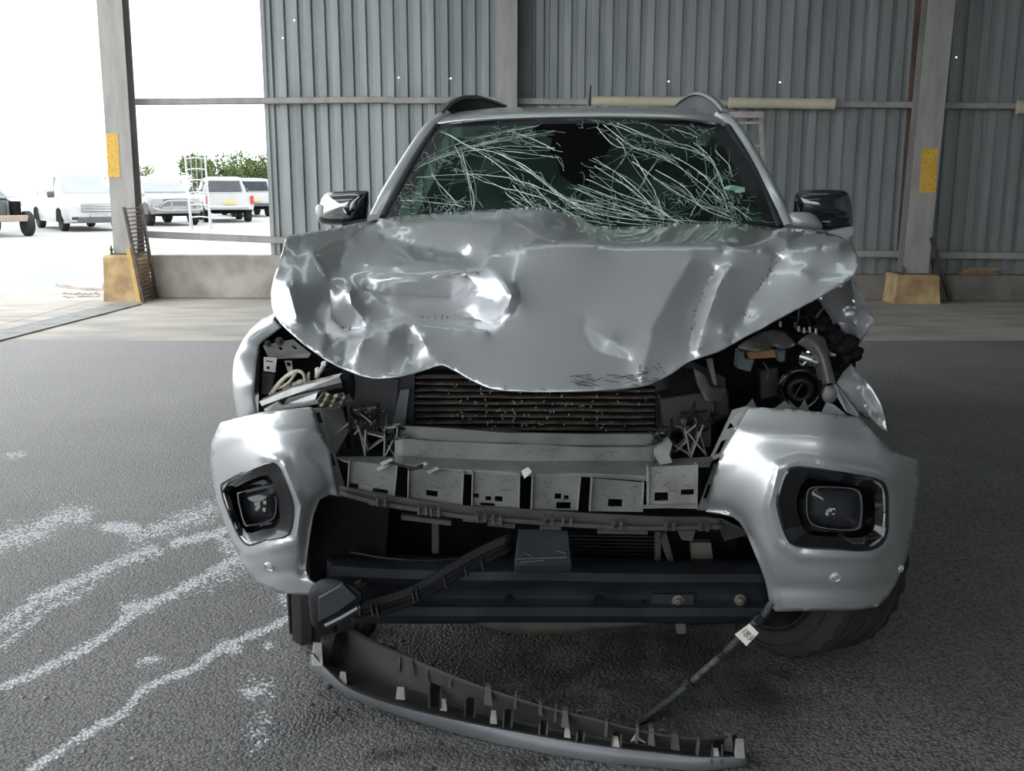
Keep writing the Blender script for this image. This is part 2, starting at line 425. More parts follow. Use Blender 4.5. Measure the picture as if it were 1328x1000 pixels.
# concrete apron along the wall, in slabs, and the yard outside
def slab(name, x0, x1, y0, y1, z0, mat_, label, cat):
    mb = MB().box(((x0 + x1) / 2, (y0 + y1) / 2, z0 - .1), (x1 - x0, y1 - y0, .2)); o = obj(name, mb, mat_, None)
    return tag(o, label, cat, kind='structure')
apr = thing('concrete_apron', 'pale concrete apron between asphalt and cladding wall', 'floor', (0, 11.5, 0), kind='structure')
obj('sub_base', MB().box((2.0, 11.8, -.16), (24.0, 5.2, .08)), M_conc, apr)
xc = [-10.0, -5.4, -1.6, 2.4, 6.2, 10.0, 14.0]
for i in range(len(xc) - 1):
    for (y0, y1) in ((9.44, 11.2), (11.2, 14.2)):
        obj('concrete_slab', MB().box(((xc[i] + xc[i + 1]) / 2, (y0 + y1) / 2, -.0495), (xc[i + 1] - xc[i] - .012, y1 - y0 - .012, .1)), M_apron, apr)
slab('yard_ground', -90, -10.0, -40, 120, 0, M_yard, 'sunlit pale yard surface beyond the shed', 'ground')
slab('yard_ground', -10.0, 90, 14.2, 120, 0, M_yard, 'pale yard surface behind the cladding wall', 'ground')
slab('yard_ground', -10.0, 90, -40, -14, 0, M_yard, 'open yard surface in front of the shed', 'ground')

wall = thing('wall_back', 'grey ribbed steel cladding wall with horizontal rails', 'wall', (0, WYx(0), 0), kind='structure')
PIT = .1715
def sheet_mesh(holes=()):
    prof = []
    for k in range(4):
        o = k * PIT; prof += [(o, 0), (o + .088, 0), (o + .102, .044), (o + .154, .044), (o + .168, 0)]
    prof.append((4 * PIT + .02, -.001))
    return prof
holes_px = [(381, 26), (366, 49), (376, 99), (447, 101), (516, 100), (584, 101), (724, 104), (868, 105), (942, 106), (1013, 106), (1087, 107), (1161, 109), (1241, 74), (965, 60)]
hw = [PW(*h) for h in holes_px]
s0 = PW(342, 60).x
zt = 6.2
k = 0; x = s0
prof = sheet_mesh()
while x < 11.5:
    zb = .40 if x < -.3 else .25
    base_p = WX(x, -.02, 0)
    mb = MB(); vs = []
    for (a, d) in prof: p = base_p + WD * a - WN * d; vs += [(p.x, p.y, zb), (p.x, p.y, zt)]
    mb.v = vs
    for i in range(len(prof) - 1):
        a0, a1 = prof[i][0], prof[i + 1][0]
        hz = []
        for h in hw:
            s_ = (h - WX(x, 0, h.z)).dot(WD)
            if a0 + .012 < s_ < a1 - .012: hz.append((s_, h.z))
        if not hz: mb.f.append((2 * i, 2 * i + 2, 2 * i + 3, 2 * i + 1)); continue
        # a drilled hole the size of a lost fixing: the strip is split round it
        s_, z_ = hz[0]; d = .009; o = len(mb.v)
        d0, d1 = prof[i][1], prof[i + 1][1]
        for zz in (z_ - d, z_ + d):
            for ss in (a0, s_ - d, s_ + d, a1):
                dd = d0 + (d1 - d0) * (ss - a0) / (a1 - a0); p = base_p + WD * ss - WN * dd; mb.v.append((p.x, p.y, zz))
        L, U = o, o + 4
        mb.f += [(2 * i, 2 * i + 2, L + 3, L + 2, L + 1, L), (U, U + 1, U + 2, U + 3, 2 * i + 3, 2 * i + 1), (L, L + 1, U + 1, U), (L + 2, L + 3, U + 3, U + 2)]
    obj('cladding_sheet', mb, M_clad, wall, recalc=False)
    x += 4 * PIT * WD.x; k += 1
def rail(name, a, b, off, h, d, m_=M_steel, lip=.03):
    """cold formed channel: web plus two lips"""
    a, b = Vector(a), Vector(b); mb = MB(); up = Vector((0, 0, h))
    mb.prism([a - up / 2, b - up / 2, b + up / 2, a + up / 2], WN * -.006)
    for s in (-1, 1): mb.prism([a + up / 2 * s, b + up / 2 * s, b + up / 2 * s - WN * d, a + up / 2 * s - WN * d], Vector((0, 0, -.006 * s)))
    return obj(name, mb, m_, wall)
# upper rail: three lengths
zu = PW(500, 129, .1).z
for (xa, xb, za, zb) in ((PW(166, 132, .1).x, PW(505, 130, .1).x, PW(166, 132, .1).z, zu), (PW(505, 130, .1).x, PW(645, 129, .1).x, zu - .01, zu - .01), (PW(671, 131, .1).x, PW(1192, 136, .1).x, PW(671, 131, .1).z, PW(1192, 136, .1).z), (PW(1226, 137, .1).x, 11.4, PW(1226, 137, .1).z, PW(1328, 139, .1).z)):
    rail('girt', WX(xa, .1, za), WX(xb, .1, zb), 0, .075, .10)
zl = PW(280, 308, .12).z
rail('girt', WX(PW(190, 304, .12).x, .12, PW(190, 304, .12).z), WX(PW(372, 312, .12).x, .12, PW(372, 312, .12).z), 0, .085, .10)
rail('girt', WX(PW(660, 320, .1).x, .1, PW(660, 322, .1).z), WX(PW(1178, 330, .1).x, .1, PW(1178, 330, .1).z), 0, .085, .10)
rail('girt', WX(PW(1200, 331, .1).x, .1, PW(1200, 331, .1).z), WX(11.4, .1, PW(1328, 335, .1).z), 0, .085, .10)
# concrete upstands
za = PW(280, 331, .12).z
mb = MB().box(((PW(196, 350, .1).x + PW(640, 350, .1).x) / 2, WYx(-2.4), za / 2), (PW(640, 350, .1).x - PW(196, 350, .1).x, .26, za), Matrix.Rotation(WA, 3, 'Z'))
obj('concrete_upstand', mb, M_conc, wall, bevel=.012, label='stained pale concrete upstand below the open bay')
zb_ = PW(1280, 357, .12).z
mb = MB().box(((PW(664, 370, .1).x + 11.4) / 2, WYx(5.7), zb_ / 2), (11.4 - PW(664, 370, .1).x, .26, zb_), Matrix.Rotation(WA, 3, 'Z'))
obj('concrete_upstand', mb, mat('dark concrete', (.27, .255, .23), .9, 0, (.15, .14, .125), 2.4, bump=.4, bscale=18), wall, bevel=.012)
# rusty flashing strips beside the columns
def strip(x0, x1, z0, z1, off, m_): 
    return obj('flashing', MB().prism([WX(x0, off, z0), WX(x1, off, z0), WX(x1, off, z1), WX(x0, off, z1)], WN * -.012), m_, wall)
strip(PW(672, 60, .03).x, PW(690, 60, .03).x, .5, 6.2, .03, mat('dull blue flashing', (.16, .18, .19), .55, .3, (.11, .125, .13), 2))
strip(PW(1180, 100, .03).x, PW(1190, 100, .03).x, .5, 6.2, .03, M_clad_r)
strip(PW(341, 60, .03).x - .02, PW(344, 60, .03).x, .5, 6.2, .02, M_clad)

# steel columns on concrete plinths
def column(label, ptop, pbot, wpx, pl, plab, yel, zfoot, off=.42, wside=1):
    a, b = PW(*ptop, off), PW(*pbot, off)     # centre line of the front flange
    d = (a - b); d = d / d.z
    foot = b + d * (zfoot - b.z); top = b + d * (6.3 - b.z)
    wd = wpx / F * foot.y * .98
    c = thing('steel_column', label, 'column', (foot.x, foot.y, 0), 'steel columns along the wall')
    X = WD * (wd / 2)
    def plate(nm, o0, o1, x0, x1, m_):
        mb = MB(); r = lambda q: [q + WN * -o0 + WD * x0, q + WN * -o0 + WD * x1, q + WN * -o1 + WD * x1, q + WN * -o1 + WD * x0]
        mb.rings([r(foot), r(top)], True, True, True); return obj(nm, mb, m_, c)
    plate('flange', 0, .016, -wd / 2, wd / 2, M_steel)
    plate('flange', .22, .236, -wd / 2, wd / 2, M_steel_d)
    plate('web', .016, .22, -.012, .012, M_steel_d)
    if pl:
        q = [PW(x, y, off + .09) for x, y in pl]; x0 = min(p.x for p in q); x1 = max(p.x for p in q); zt_ = zfoot + .006
        mb = MB(); cx = (x0 + x1) / 2; cy = foot.y; h = (x1 - x0) / 2
        rr = []
        for z, e in ((0, .02), (zt_ * .5, 0), (zt_ - .03, -.005), (zt_, -.03)):
            rr.append([Vector((cx - h - e, cy - .1 - e, z)), Vector((cx + h + e, cy - .1 - e, z)), Vector((cx + h + e, cy + .34, z)), Vector((cx - h - e, cy + .34, z))])
        mb.rings(rr, True, True, True); obj('plinth', mb, M_plinth, c, label=plab)
        obj('base_plate', MB().box((foot.x, foot.y + .11, zfoot + .012), (wd + .06, .3, .018)), M_rust, c)
        for sx in (-1, 1):
            obj('anchor_bolt', MB().lathe((foot.x + sx * (wd / 2 + .015), foot.y - .03, zfoot), (0, 0, 1), [(.014, 0), (.014, .06), (.022, .06), (.022, .085), (.01, .085), (.01, .12)], 6), M_rust, c)
    if yel:
        (x0, y0, x1, y1) = yel
        q = [PW(x0[0], y0, off + .003), PW(x1[0], y0, off + .003), PW(x1[1], y1, off + .003), PW(x0[1], y1, off + .003)]
        obj('warning_patch', MB().prism(q, WN * .002), M_yellow, c)
    return c
column('grey steel column with yellow band beside the open bay', (141, 0), (163, 325), 32, [(133, 330), (181, 385)], 'square yellow-stained concrete plinth', ((137, 140), 173, (153, 156), 230), PW(165, 331, .45).z)
column('plain grey steel column behind the truck roof', (658, 0), (658, 320), 25, None, '', None, 0.0, off=.30)
column('grey steel column with yellow band beside leaning stick', (1222, 0), (1188, 350), 33, [(1163, 360), (1217, 390)], 'low square tan concrete plinth', ((1196, 1192), 192, (1217, 1213), 250), PW(1185, 357, .45).z)

# roof and far walls of the shed (out of view, they shade the place)
rf = thing('ceiling', 'unseen shed roof of steel sheets with translucent strips', 'ceiling', (2, 4, 6.2), kind='structure')
bands = [(-14.0, -6.0), (-5.3, -1.5), (-.8, 5.2), (5.9, 9.0), (9.5, 13.6)]
for (y0, y1) in bands:
    obj('roof_sheet', MB().box((3.55, (y0 + y1) / 2, 6.3), (16.9, y1 - y0, .05)), M_roof, rf)
for i in range(len(bands) - 1):
    y0, y1 = bands[i][1], bands[i + 1][0]
    obj('unseen_translucent_sheet', MB().box((-1.0, (y0 + y1) / 2, 6.3), (7.8, y1 - y0, .01)), M_skyl, rf)
    obj('roof_sheet', MB().box((7.45, (y0 + y1) / 2, 6.3), (9.1, y1 - y0, .05)), M_roof, rf)
for y0 in (-5, 0, 5, 9.5):
    obj('roof_beam', MB().box((3.55, y0, 6.05), (16.9, .16, .34)), M_steel_d, rf)
wr = thing('unseen_wall_right', 'unseen grey steel cladding wall at the closed end of the shed', 'wall', (12, 2, 0), kind='structure')
obj('cladding', MB().box((12.0, -.4, 3.1), (.08, 27.2, 6.2)), M_clad, wr)  # sheet of the unseen end wall

wf = thing('light_block_wall', 'unseen grey steel wall added to block light at the shed front', 'wall', (7, -9, 0), kind='structure')  # unseen wall added behind the camera to darken the right of the floor
obj('cladding', MB().box((7.2, -9.0, 3.1), (9.6, .08, 6.2)), M_clad, wf)  # sheet of the added light-blocking wall

# ------------------------------------------------------------------ small things in the shed
def batten(label, pa, pb, hpx):
    a, b = PW(*pa, .16), PW(*pb, .16); h = hpx / F * a.y
    c = thing('batten_light', label, 'light fitting', ((a.x + b.x) / 2, (a.y + b.y) / 2, a.z - h / 2), 'batten light fittings on the rail')
    mid = (a + b) / 2; L = (b - a).length; M = Matrix.Rotation(WA, 3, 'Z')
    obj('housing', MB().box(mid - WN * .035, (L * .985, .04, h * .7), M), M_steel, c)
    rr = []
    for t in (a + WD * .03, b - WD * .03):
        rr.append([t + Vector((0, 0, h / 2 * math.cos(q))) + WN * (.055 * math.sin(q) - .02) for q in [math.pi * k / 8 for k in range(9)]])
    obj('diffuser', MB().rings(rr, True, True, True), M_cream, c, smooth=50)
    for t in (a, b):
        s = WD * (.03 if t is a else -.03)
        rr = [[t + s * k + Vector((0, 0, h * .54 * math.cos(q))) + WN * (.06 * math.sin(q) - .022) for q in [math.pi * j / 8 for j in range(9)]] for k in (0, 1.05)]
        obj('end_cap', MB().rings(rr, True, True, True), M_cgrey if False else M_cream, c)
batten('cream batten light on the rail behind the truck roof', (768, 131), (905, 132), 12)
batten('cream batten light on the rail above the ladder', (945, 133), (1083, 135), 13)
batten('batten light running on past the yellow banded column', (1319, 139), (1400, 141), 16)

# ladder against the wall
lt, lb = [PW(951, 149, .45), PW(986, 149, .45)], []
lad = thing('ladder', 'pale aluminium step ladder standing behind the truck', 'ladder', (lt[0].x + .17, 12.0, 0))
mbs = []
for i, p in enumerate(lt):
    foot = Vector((p.x + (-.06 if i == 0 else .12), p.y - .5, 0)); lb.append(foot)
    obj('stile', MB().bar(foot, p + Vector((0, 0, .02)), .05, .03, up=(0, 1, 0)), M_pinkal, lad)
for k in range(1, 9):
    t = k / 8.35; a = lb[0].lerp(lt[0], t); b = lb[1].lerp(lt[1], t)
    obj('rung', MB().bar(a, b, .06, .025), M_pinkal, lad)
obj('top_cap', MB().bar(lt[0] - WD * .03, lt[1] + WD * .03, .1, .07), M_pinkal, lad)

# steel grate and timber leaning on the first column
gt = [PW(161, 269, .62), PW(183, 266, .62)]; gb = [PG(187, 394), PG(203, 387)]
gr = thing('steel_grate', 'rusty slatted drain grate leaning on column above concrete upstand', 'grate', (gb[0].x, gb[0].y, 0))
for a, b in zip(gb, gt): obj('frame_bar', MB().bar(a + Vector((0, 0, .012)), b, .028, .05, up=(0, 1, 0)), M_rust, gr)
for k in range(24):
    t = (k + .5) / 24; a = gb[0].lerp(gt[0], t); b = gb[1].lerp(gt[1], t)
    obj('slat', MB().bar(a, b, .035, .012), M_rust, gr)
pk = MB().bar(PG(181, 394) + Vector((0, 0, .02)), PW(166, 322, .70), .05, .025, up=(0, 1, 0))
tag(obj('timber_plank', pk, M_planky), 'yellow timber plank leaning between plinth and steel grate', 'plank')
# rubble at the broken apron edge
for i in range(22):
    px, py = 84 + (i % 11) * 4.4 + R.uniform(-1, 1), 381.5 + (i // 11) * 4.2 + R.uniform(-.8, .8); g = PG(px, py); s = R.uniform(.018, .036)
    mb = MB(); bm = bmesh.new(); bmesh.ops.create_icosphere(bm, subdivisions=1, radius=s)
    mb.add([(v.co.x * R.uniform(.8, 1.5) + g.x, v.co.y * R.uniform(.8, 1.3) + g.y, max(0.0, v.co.z * R.uniform(.4, .7) + s * .3)) for v in bm.verts], [tuple(v.index for v in f.verts) for f in bm.faces]); bm.free()
    tag(obj('rubble_stone', mb, M_conc), 'small broken concrete lump beside the yellow-stained plinth', 'stone', 'rubble by the plinth')
sl = MB().prism([PG(72, 371), PG(134, 369), PG(132, 377.5), PG(110, 377), PG(95, 374.5)], (0, 0, .04))
tag(obj('concrete_patch', sl, M_conc), 'flat broken concrete slab edge beside the yellow-stained plinth', 'slab')
# drain channel with steel gratings
d0, d1 = PG(-40, 447), PG(166, 395); dd = (d1 - d0).normalized(); dn = Vector((-dd.y, dd.x, 0)); L = (d1 - d0).length
for k in range(5):
    a = d0 + dd * (L * k / 5 + .01); b = d0 + dd * (L * (k + 1) / 5 - .01)
    g = thing('drain_grating', 'steel drain grating let into the concrete floor by the open side', 'grating', (a.x, a.y, 0), 'floor drain gratings')
    for s in (-1, 1): obj('edge_bar', MB().bar(a + dn * .17 * s + Vector((0, 0, .012)), b + dn * .17 * s + Vector((0, 0, .012)), .03, .012), M_steel_d, g)
    n = 22; mb = MB()
    for j in range(n):
        q = a.lerp(b, (j + .5) / n) + Vector((0, 0, .012)); mb.bar(q - dn * .165, q + dn * .165, .022, .009)
    obj('slat_rows', mb, M_steel_d, g, kind='stuff')
    obj('channel', MB().prism([a - dn * .17 + Vector((0, 0, .002)), b - dn * .17 + Vector((0, 0, .002)), b + dn * .17 + Vector((0, 0, .002)), a + dn * .17 + Vector((0, 0, .002))], (0, 0, .003)), M_dark, g)
# stick, timber offcuts on the right
tag(obj('timber_stick', MB().bar(PG(1233, 391) + Vector((0, 0, .015)), PW(1208, 308, .50), .05, .03, up=(0, 1, 0)), M_rust), 'dark weathered stick leaning beside the low tan plinth', 'stick')
for i, (xa, xb, y) in enumerate(((1244, 1292, 353.5), (1248, 1287, 349), (1256, 1294, 347))):
    a, b = PW(xa, y, .05 + .05 * i), PW(xb, y, .04 + .05 * i); a.z = b.z = zb_ + .018 + .034 * i
    tag(obj('timber_offcut', MB().bar(a, b, .09, .032), M_wood), ['bottom', 'middle', 'top'][i] + ' brown timber offcut stacked on the concrete upstand', 'timber', 'timber offcuts on the upstand')
for i in range(7):
    g = PG(1219 + (i % 4) * 3.2, 383 + (i // 4) * 5); mb = MB(); s = R.uniform(.014, .022)
    bm = bmesh.new(); bmesh.ops.create_icosphere(bm, subdivisions=1, radius=s)
    mb.add([(v.co.x * R.uniform(.8, 1.4) + g.x, v.co.y + g.y, max(0, v.co.z * .7 + s * .5)) for v in bm.verts], [tuple(v.index for v in f.verts) for f in bm.faces]); bm.free()
    tag(obj('debris_lump', mb, M_dark), 'small dark lump of debris between tan plinth and leaning stick', 'debris', 'debris by the leaning stick')
# ------------------------------------------------------------------ vehicles in the yard
def frame(px, py, yaw_off, base=None):
    """ground point under pixel and the heading: towards the camera turned by yaw_off to the right"""
    g = PG(px, py); los = math.atan2(-g.x, g.y) + yaw_off
    fwd = Vector((math.sin(los), -math.cos(los), 0)); side = Vector((-fwd.y, fwd.x, 0))   # side = vehicle left
    return g, fwd, side
class V:
    def __init__(s, name, label, cat, px, py, yaw, front=True, group=None):
        s.g, s.f, s.s = frame(px, py, yaw)
        if not front: s.f = -s.f; s.s = -s.s; s.g = s.g + s.f * 4.1
        s.root = thing(name, label, cat, s.g, group)
    def t(s, x, y, z): return s.g + s.s * x + s.f * y + Vector((0, 0, z))
    def loft(s, name, st, mat_, smooth=35, **k):
        """stations (y, [(halfwidth, z), ...] from sill to roof) -> closed body"""
        rr = []
        for y, pr in st:
            rr.append([s.t(-w_, y, z) for w_, z in pr] + [s.t(w_, y, z) for w_, z in reversed(pr)])
        return obj(name, MB().rings(rr, True, True, True), mat_, s.root, smooth=smooth, **k)
    def plate(s, name, pts, mat_, th=.02, n=None, parent=None, **k):
        pts = [s.t(*p) for p in pts]; nn = (pts[1] - pts[0]).cross(pts[2] - pts[0]).normalized()
        return obj(name, MB().prism(pts, nn * th), mat_, parent or s.root, **k)
    def bx(s, name, c, size, mat_, parent=None, bevel=None):
        M = Matrix((s.s, s.f, Vector((0, 0, 1)))).transposed()
        return obj(name, MB().box(s.t(*c), size, M), mat_, parent or s.root, bevel=bevel)
    def tube(s, name, pts, r, mat_, parent=None):
        return obj(name, MB().tube(catmull([s.t(*p) for p in pts], 4), r, 8), mat_, parent or s.root, smooth=50)
    def wheel(s, x, y, r, wd, steer=0):
        ax = (s.s * math.cos(steer) + s.f * math.sin(steer))
        c = s.t(x, y, r)
        o = obj('tyre', MB().lathe(c - ax * wd / 2, ax, [(r * .6, 0), (r * .9, 0), (r, wd * .15), (r, wd * .85), (r * .9, wd), (r * .6, wd)], 24), M_rubber, s.root, smooth=40)
        sg = 1 if x > 0 else -1
        obj('rim', MB().lathe(c, ax * sg, [(r * .6, -wd * .3), (r * .62, wd * .42), (r * .5, wd * .46), (r * .45, wd * .3), (r * .14, wd * .34), (r * .1, wd * .4), (.001, wd * .4)], 20), M_alu, o, smooth=40)
        obj('wheel_arch', MB().lathe(c - ax * wd * .4, ax * sg, [(r * 1.16, wd * .2 * sg), (r * 1.16, wd * .6 * sg), (r * 1.05, wd * .6 * sg), (r * 1.05, wd * .2 * sg)], 24), M_cgrey, s.root) if False else None

# white minivan
v = V('minivan', 'white minivan with chrome grille bars parked beyond the column', 'van', 128, 300, .26)
SILL = .26
v.loft('body', [(.16, [(.80, .32), (.90, .45), (.88, .72), (.80, .80)]), (.02, [(.86, .28), (.94, .5), (.93, .8), (.84, .90)]), (-.35, [(.90, .26), (.96, .5), (.95, .9), (.86, 1.02)]), (-.95, [(.92, .26), (.96, .5), (.96, 1.0), (.88, 1.12)]),
       (-1.15, [(.92, .26), (.96, .5), (.96, 1.02), (.88, 1.16)]), (-4.9, [(.92, .28), (.96, .55), (.95, 1.05), (.88, 1.2)]), (-5.05, [(.88, .35), (.92, .55), (.90, 1.05), (.85, 1.2)])], M_white)
v.loft('cabin', [(-.92, [(.90, 1.06), (.88, 1.10), (.86, 1.12), (.80, 1.14)]), (-1.85, [(.92, 1.06), (.86, 1.5), (.74, 1.84), (.60, 1.88)]), (-2.6, [(.92, 1.06), (.87, 1.5), (.76, 1.90), (.60, 1.95)]), (-4.8, [(.92, 1.06), (.87, 1.5), (.76, 1.90), (.60, 1.94)]), (-5.05, [(.90, 1.06), (.85, 1.5), (.72, 1.82), (.55, 1.86)])], M_white)
v.plate('windscreen', [(-.78, -.98, 1.17), (.78, -.98, 1.17), (.66, -1.80, 1.80), (-.66, -1.80, 1.80)], mat('sky lit glass', (.30, .32, .33), .08, 0, (.27, .29, .3), 2), .03)
for s in (-1, 1):
    for (y0, y1) in ((-1.5, -2.3), (-2.4, -3.6), (-3.7, -4.7)):
        v.plate('side_window', [(s * .925, y0, 1.15), (s * .925, y1, 1.15), (s * .80, y1 + .06, 1.72), (s * .80, y0 - .25, 1.72)], M_cglass, .02)
    v.plate('headlamp', [(s * .56, .14, .78), (s * .95, -.02, .80), (s * .93, -.35, .96), (s * .64, -.06, .93)], M_chrome, .03 * s)
    m_ = v.bx('door_mirror', (s * 1.08, -1.15, 1.16), (.22, .12, .2), M_cgrey, bevel=.04)
    v.wheel(s * .82, -.85, .33, .22); v.wheel(s * .82, -4.0, .33, .22)
    v.plate('wheel_well', [(s * .968, -.45, .3), (s * .968, -.55, .68), (s * .968, -.85, .76), (s * .968, -1.15, .68), (s * .968, -1.25, .3)], M_dark, .012 * s)
    v.plate('wheel_well', [(s * .968, -3.6, .3), (s * .968, -3.7, .66), (s * .968, -4.0, .74), (s * .968, -4.3, .66), (s * .968, -4.4, .3)], M_dark, .012 * s)
    v.bx('fog_lamp', (s * .72, .13, .42), (.2, .06, .1), M_cgrey)
for z in (.66, .74, .82): v.bx('grille_bar', (0, .20 - (z - .66) * .3, z), (1.0, .06, .03), M_chrome)
v.plate('grille', [(-.52, .185, .62), (.52, .185, .62), (.52, .10, .88), (-.52, .10, .88)], mat('grille grey', (.30, .30, .30), .6), .03)
v.bx('lower_intake', (0, .18, .40), (1.3, .05, .12), M_cgrey)
v.bx('bumper_lip', (0, .17, .30), (1.6, .06, .05), M_cgrey)
v.bx('number_plate', (0, .19, .50), (.5, .02, .12), M_platew)

def ute(name, label, px, py, yaw, paint, front=True, bull=False, canopy=False, scale=1.0):
    v = V(name, label, 'truck', px, py, yaw, front)
    v.loft('body', [(.05, [(.78, .45), (.88, .55), (.88, .85), (.80, .98)]), (-.15, [(.86, .42), (.93, .6), (.92, .95), (.84, 1.06)]), (-1.2, [(.9, .42), (.93, .6), (.93, 1.0), (.86, 1.16)]), (-1.4, [(.9, .42), (.93, .6), (.93, 1.04), (.88, 1.18)]), (-3.35, [(.9, .42), (.93, .6), (.93, 1.05), (.9, 1.18)])], paint)
    v.loft('cabin', [(-1.25, [(.86, 1.10), (.85, 1.13), (.84, 1.15), (.80, 1.17)]), (-1.9, [(.88, 1.10), (.80, 1.45), (.68, 1.74), (.55, 1.78)]), (-2.9, [(.88, 1.10), (.80, 1.45), (.70, 1.75), (.55, 1.79)]), (-3.3, [(.88, 1.10), (.80, 1.40), (.68, 1.66), (.55, 1.70)])], paint)
    v.loft('load_bed', [(-3.38, [(.9, .5), (.93, .62), (.93, 1.05), (.90, 1.1)]), (-4.95, [(.9, .5), (.93, .62), (.93, 1.05), (.90, 1.1)])], paint)
    v.plate('windscreen', [(-.75, -1.28, 1.19), (.75, -1.28, 1.19), (.62, -1.88, 1.70), (-.62, -1.88, 1.70)], mat('sky lit glass', (.30, .32, .33), .08), .03)
    v.plate('rear_window', [(-.68, -3.36, 1.2), (-.60, -3.30, 1.62), (.60, -3.30, 1.62), (.68, -3.36, 1.2)], M_cglass, .03)
    for s in (-1, 1):
        for (y0, y1) in ((-1.75, -2.35), (-2.45, -3.1)):
            v.plate('side_window', [(s * .90, y0, 1.2), (s * .90, y1, 1.2), (s * .775, y1, 1.62), (s * .775, y0 - .12, 1.62)], M_cglass, .02)
        v.wheel(s * .80, -.72, .38, .26); v.wheel(s * .80, -3.9, .38, .26)
        for y in (-.72, -3.9):
            v.plate('wheel_well', [(s * .94, y + .46, .42), (s * .94, y + .36, .78), (s * .94, y, .86), (s * .94, y - .36, .78), (s * .94, y - .46, .42)], M_cgrey, .012 * s)
        v.plate('headlamp', [(s * .52, .07, .80), (s * .88, -.08, .80), (s * .90, -.35, .95), (s * .56, -.04, .96)], mat('headlamp glass', (.5, .5, .5), .15, .3), .03 * s)
        v.bx('door_mirror', (s * 1.05, -1.5, 1.22), (.2, .12, .2), M_cgrey, bevel=.04)
        v.plate('tail_lamp', [(s * .93, -4.93, .72), (s * .93, -4.93, 1.04), (s * .80, -4.975, 1.04), (s * .80, -4.975, .72)], M_tail, .02)
        v.bx('fog_lamp', (s * .68, .07, .62), (.22, .05, .14), M_cgrey)
    for z in (.78, .86, .94): v.bx('grille_bar', (0, .06 - (z - .78) * .2, z), (.9, .04, .045), mat('grille grey', (.30, .30, .30), .6))
    v.bx('grille', (0, .02, .86), (.96, .06, .24), M_cgrey)
    v.bx('front_bumper', (0, .08, .56), (1.6, .1, .22), paint, bevel=.03)
    v.bx('rear_bumper', (0, -5.02, .58), (1.5, .14, .12), M_chrome if not canopy else M_cgrey, bevel=.02)
    v.bx('underbody', (0, -2.4, .40), (1.2, 4.6, .1), M_dark)
    v.bx('number_plate', (0, -5.1, .80), (.52, .02, .12), M_plate) if not front else v.bx('number_plate', (0, .15, .60), (.5, .02, .11), M_platew)
    if bull:
        v.tube('nudge_bar', [(-.85, .1, .66), (-.8, .26, .60), (-.5, .3, .56), (.5, .3, .56), (.8, .26, .60), (.85, .1, .66)], .035, M_offw)
        v.tube('nudge_bar', [(-.62, .12, .66), (-.55, .3, .80), (-.35, .33, .90), (.35, .33, .90), (.55, .3, .80), (.62, .12, .66)], .035, M_offw)
        for s in (-1, 1): v.tube('nudge_bar', [(s * .28, .28, .48), (s * .28, .33, .7), (s * .30, .33, .9)], .03, M_offw)
    if canopy:
        v.loft('canopy', [(-3.38, [(.9, 1.1), (.88, 1.2), (.78, 1.72), (.55, 1.78)]), (-4.9, [(.9, 1.1), (.88, 1.2), (.76, 1.70), (.55, 1.75)])], M_white)
        v.plate('canopy_window', [(-.66, -4.94, 1.2), (-.58, -4.92, 1.62), (.58, -4.92, 1.62), (.66, -4.94, 1.2)], M_cglass, .03)
    return v
ute('pickup_truck', 'pale pickup truck with tubular nudge bar facing the shed', 231, 293, .30, M_offw, True, bull=True)
ute('pickup_truck', 'white pickup truck with yellow plate seen from behind', 296, 288, .10, M_white, False)
ute('pickup_truck', 'white pickup truck with canopy seen from behind, furthest from the shed', 327, 281, .16, M_white, False, canopy=True)
# smashed vehicle at the edge of the picture
v = V('wrecked_car', 'stripped wrecked car with bare axle beside the white minivan', 'car', 4, 308, .32)
v.loft('body', [(-.6, [(.6, .5), (.7, .6), (.7, .9), (.6, 1.0)]), (-1.4, [(.75, .42), (.85, .6), (.85, .95), (.75, 1.1)]), (-3.6, [(.8, .42), (.85, .6), (.85, .95), (.75, 1.1)])], M_white)
v.loft('cabin', [(-1.5, [(.78, 1.05), (.77, 1.08), (.76, 1.1), (.7, 1.12)]), (-2.1, [(.8, 1.05), (.72, 1.3), (.62, 1.45), (.5, 1.5)]), (-3.4, [(.8, 1.05), (.72, 1.3), (.6, 1.4), (.5, 1.45)])], M_cglass)
v.bx('chassis_beam', (0, -.1, .52), (1.5, .14, .18), mat('rusty beige chassis', (.35, .28, .22), .8), bevel=.02)
for s in (-1, 1):
    v.wheel(s * .82, -.35, .36, .22); v.wheel(s * .78, -3.0, .33, .2)
    v.bx('suspension_tower', (s * .5, -.3, .8), (.22, .3, .4), M_dark)
    v.bx('inner_wing', (s * .62, -.7, .92), (.1, .9, .12), M_offw)
v.bx('engine_block', (0, -.6, .78), (.6, .5, .5), M_cgrey, bevel=.04)
v.bx('bonnet_sheet', (0, -.9, 1.12), (1.3, .9, .03), mat('teal tarp', (.25, .42, .38), .6))
# white lattice stand between the vehicles
v = V('lattice_stand', 'tall white steel lattice stand beside the pickup with nudge bar', 'stand', 247, 298, -.12)
for x in (0, .62):
    v.tube('upright', [(x, 0, 0), (x, 0, 1.2), (x - .03, 0, 2.55)], .03, M_white)
for z in (.4, .8, 1.2, 1.6, 1.95, 2.3, 2.5): v.tube('cross_bar', [(0, 0, z), (.3, 0, z + .03), (.62, 0, z)], .022, M_white)
for x in (.15, .31, .47): v.tube('lattice_bar', [(x, 0, 1.2), (x, 0, 2.3)], .014, M_offw)
v.tube('brace', [(0, -.6, 0), (0, -.3, .7), (0, 0, 1.5)], .025, M_white)
v.tube('brace', [(.62, -.6, 0), (.62, -.3, .7), (.62, 0, 1.5)], .025, M_white)
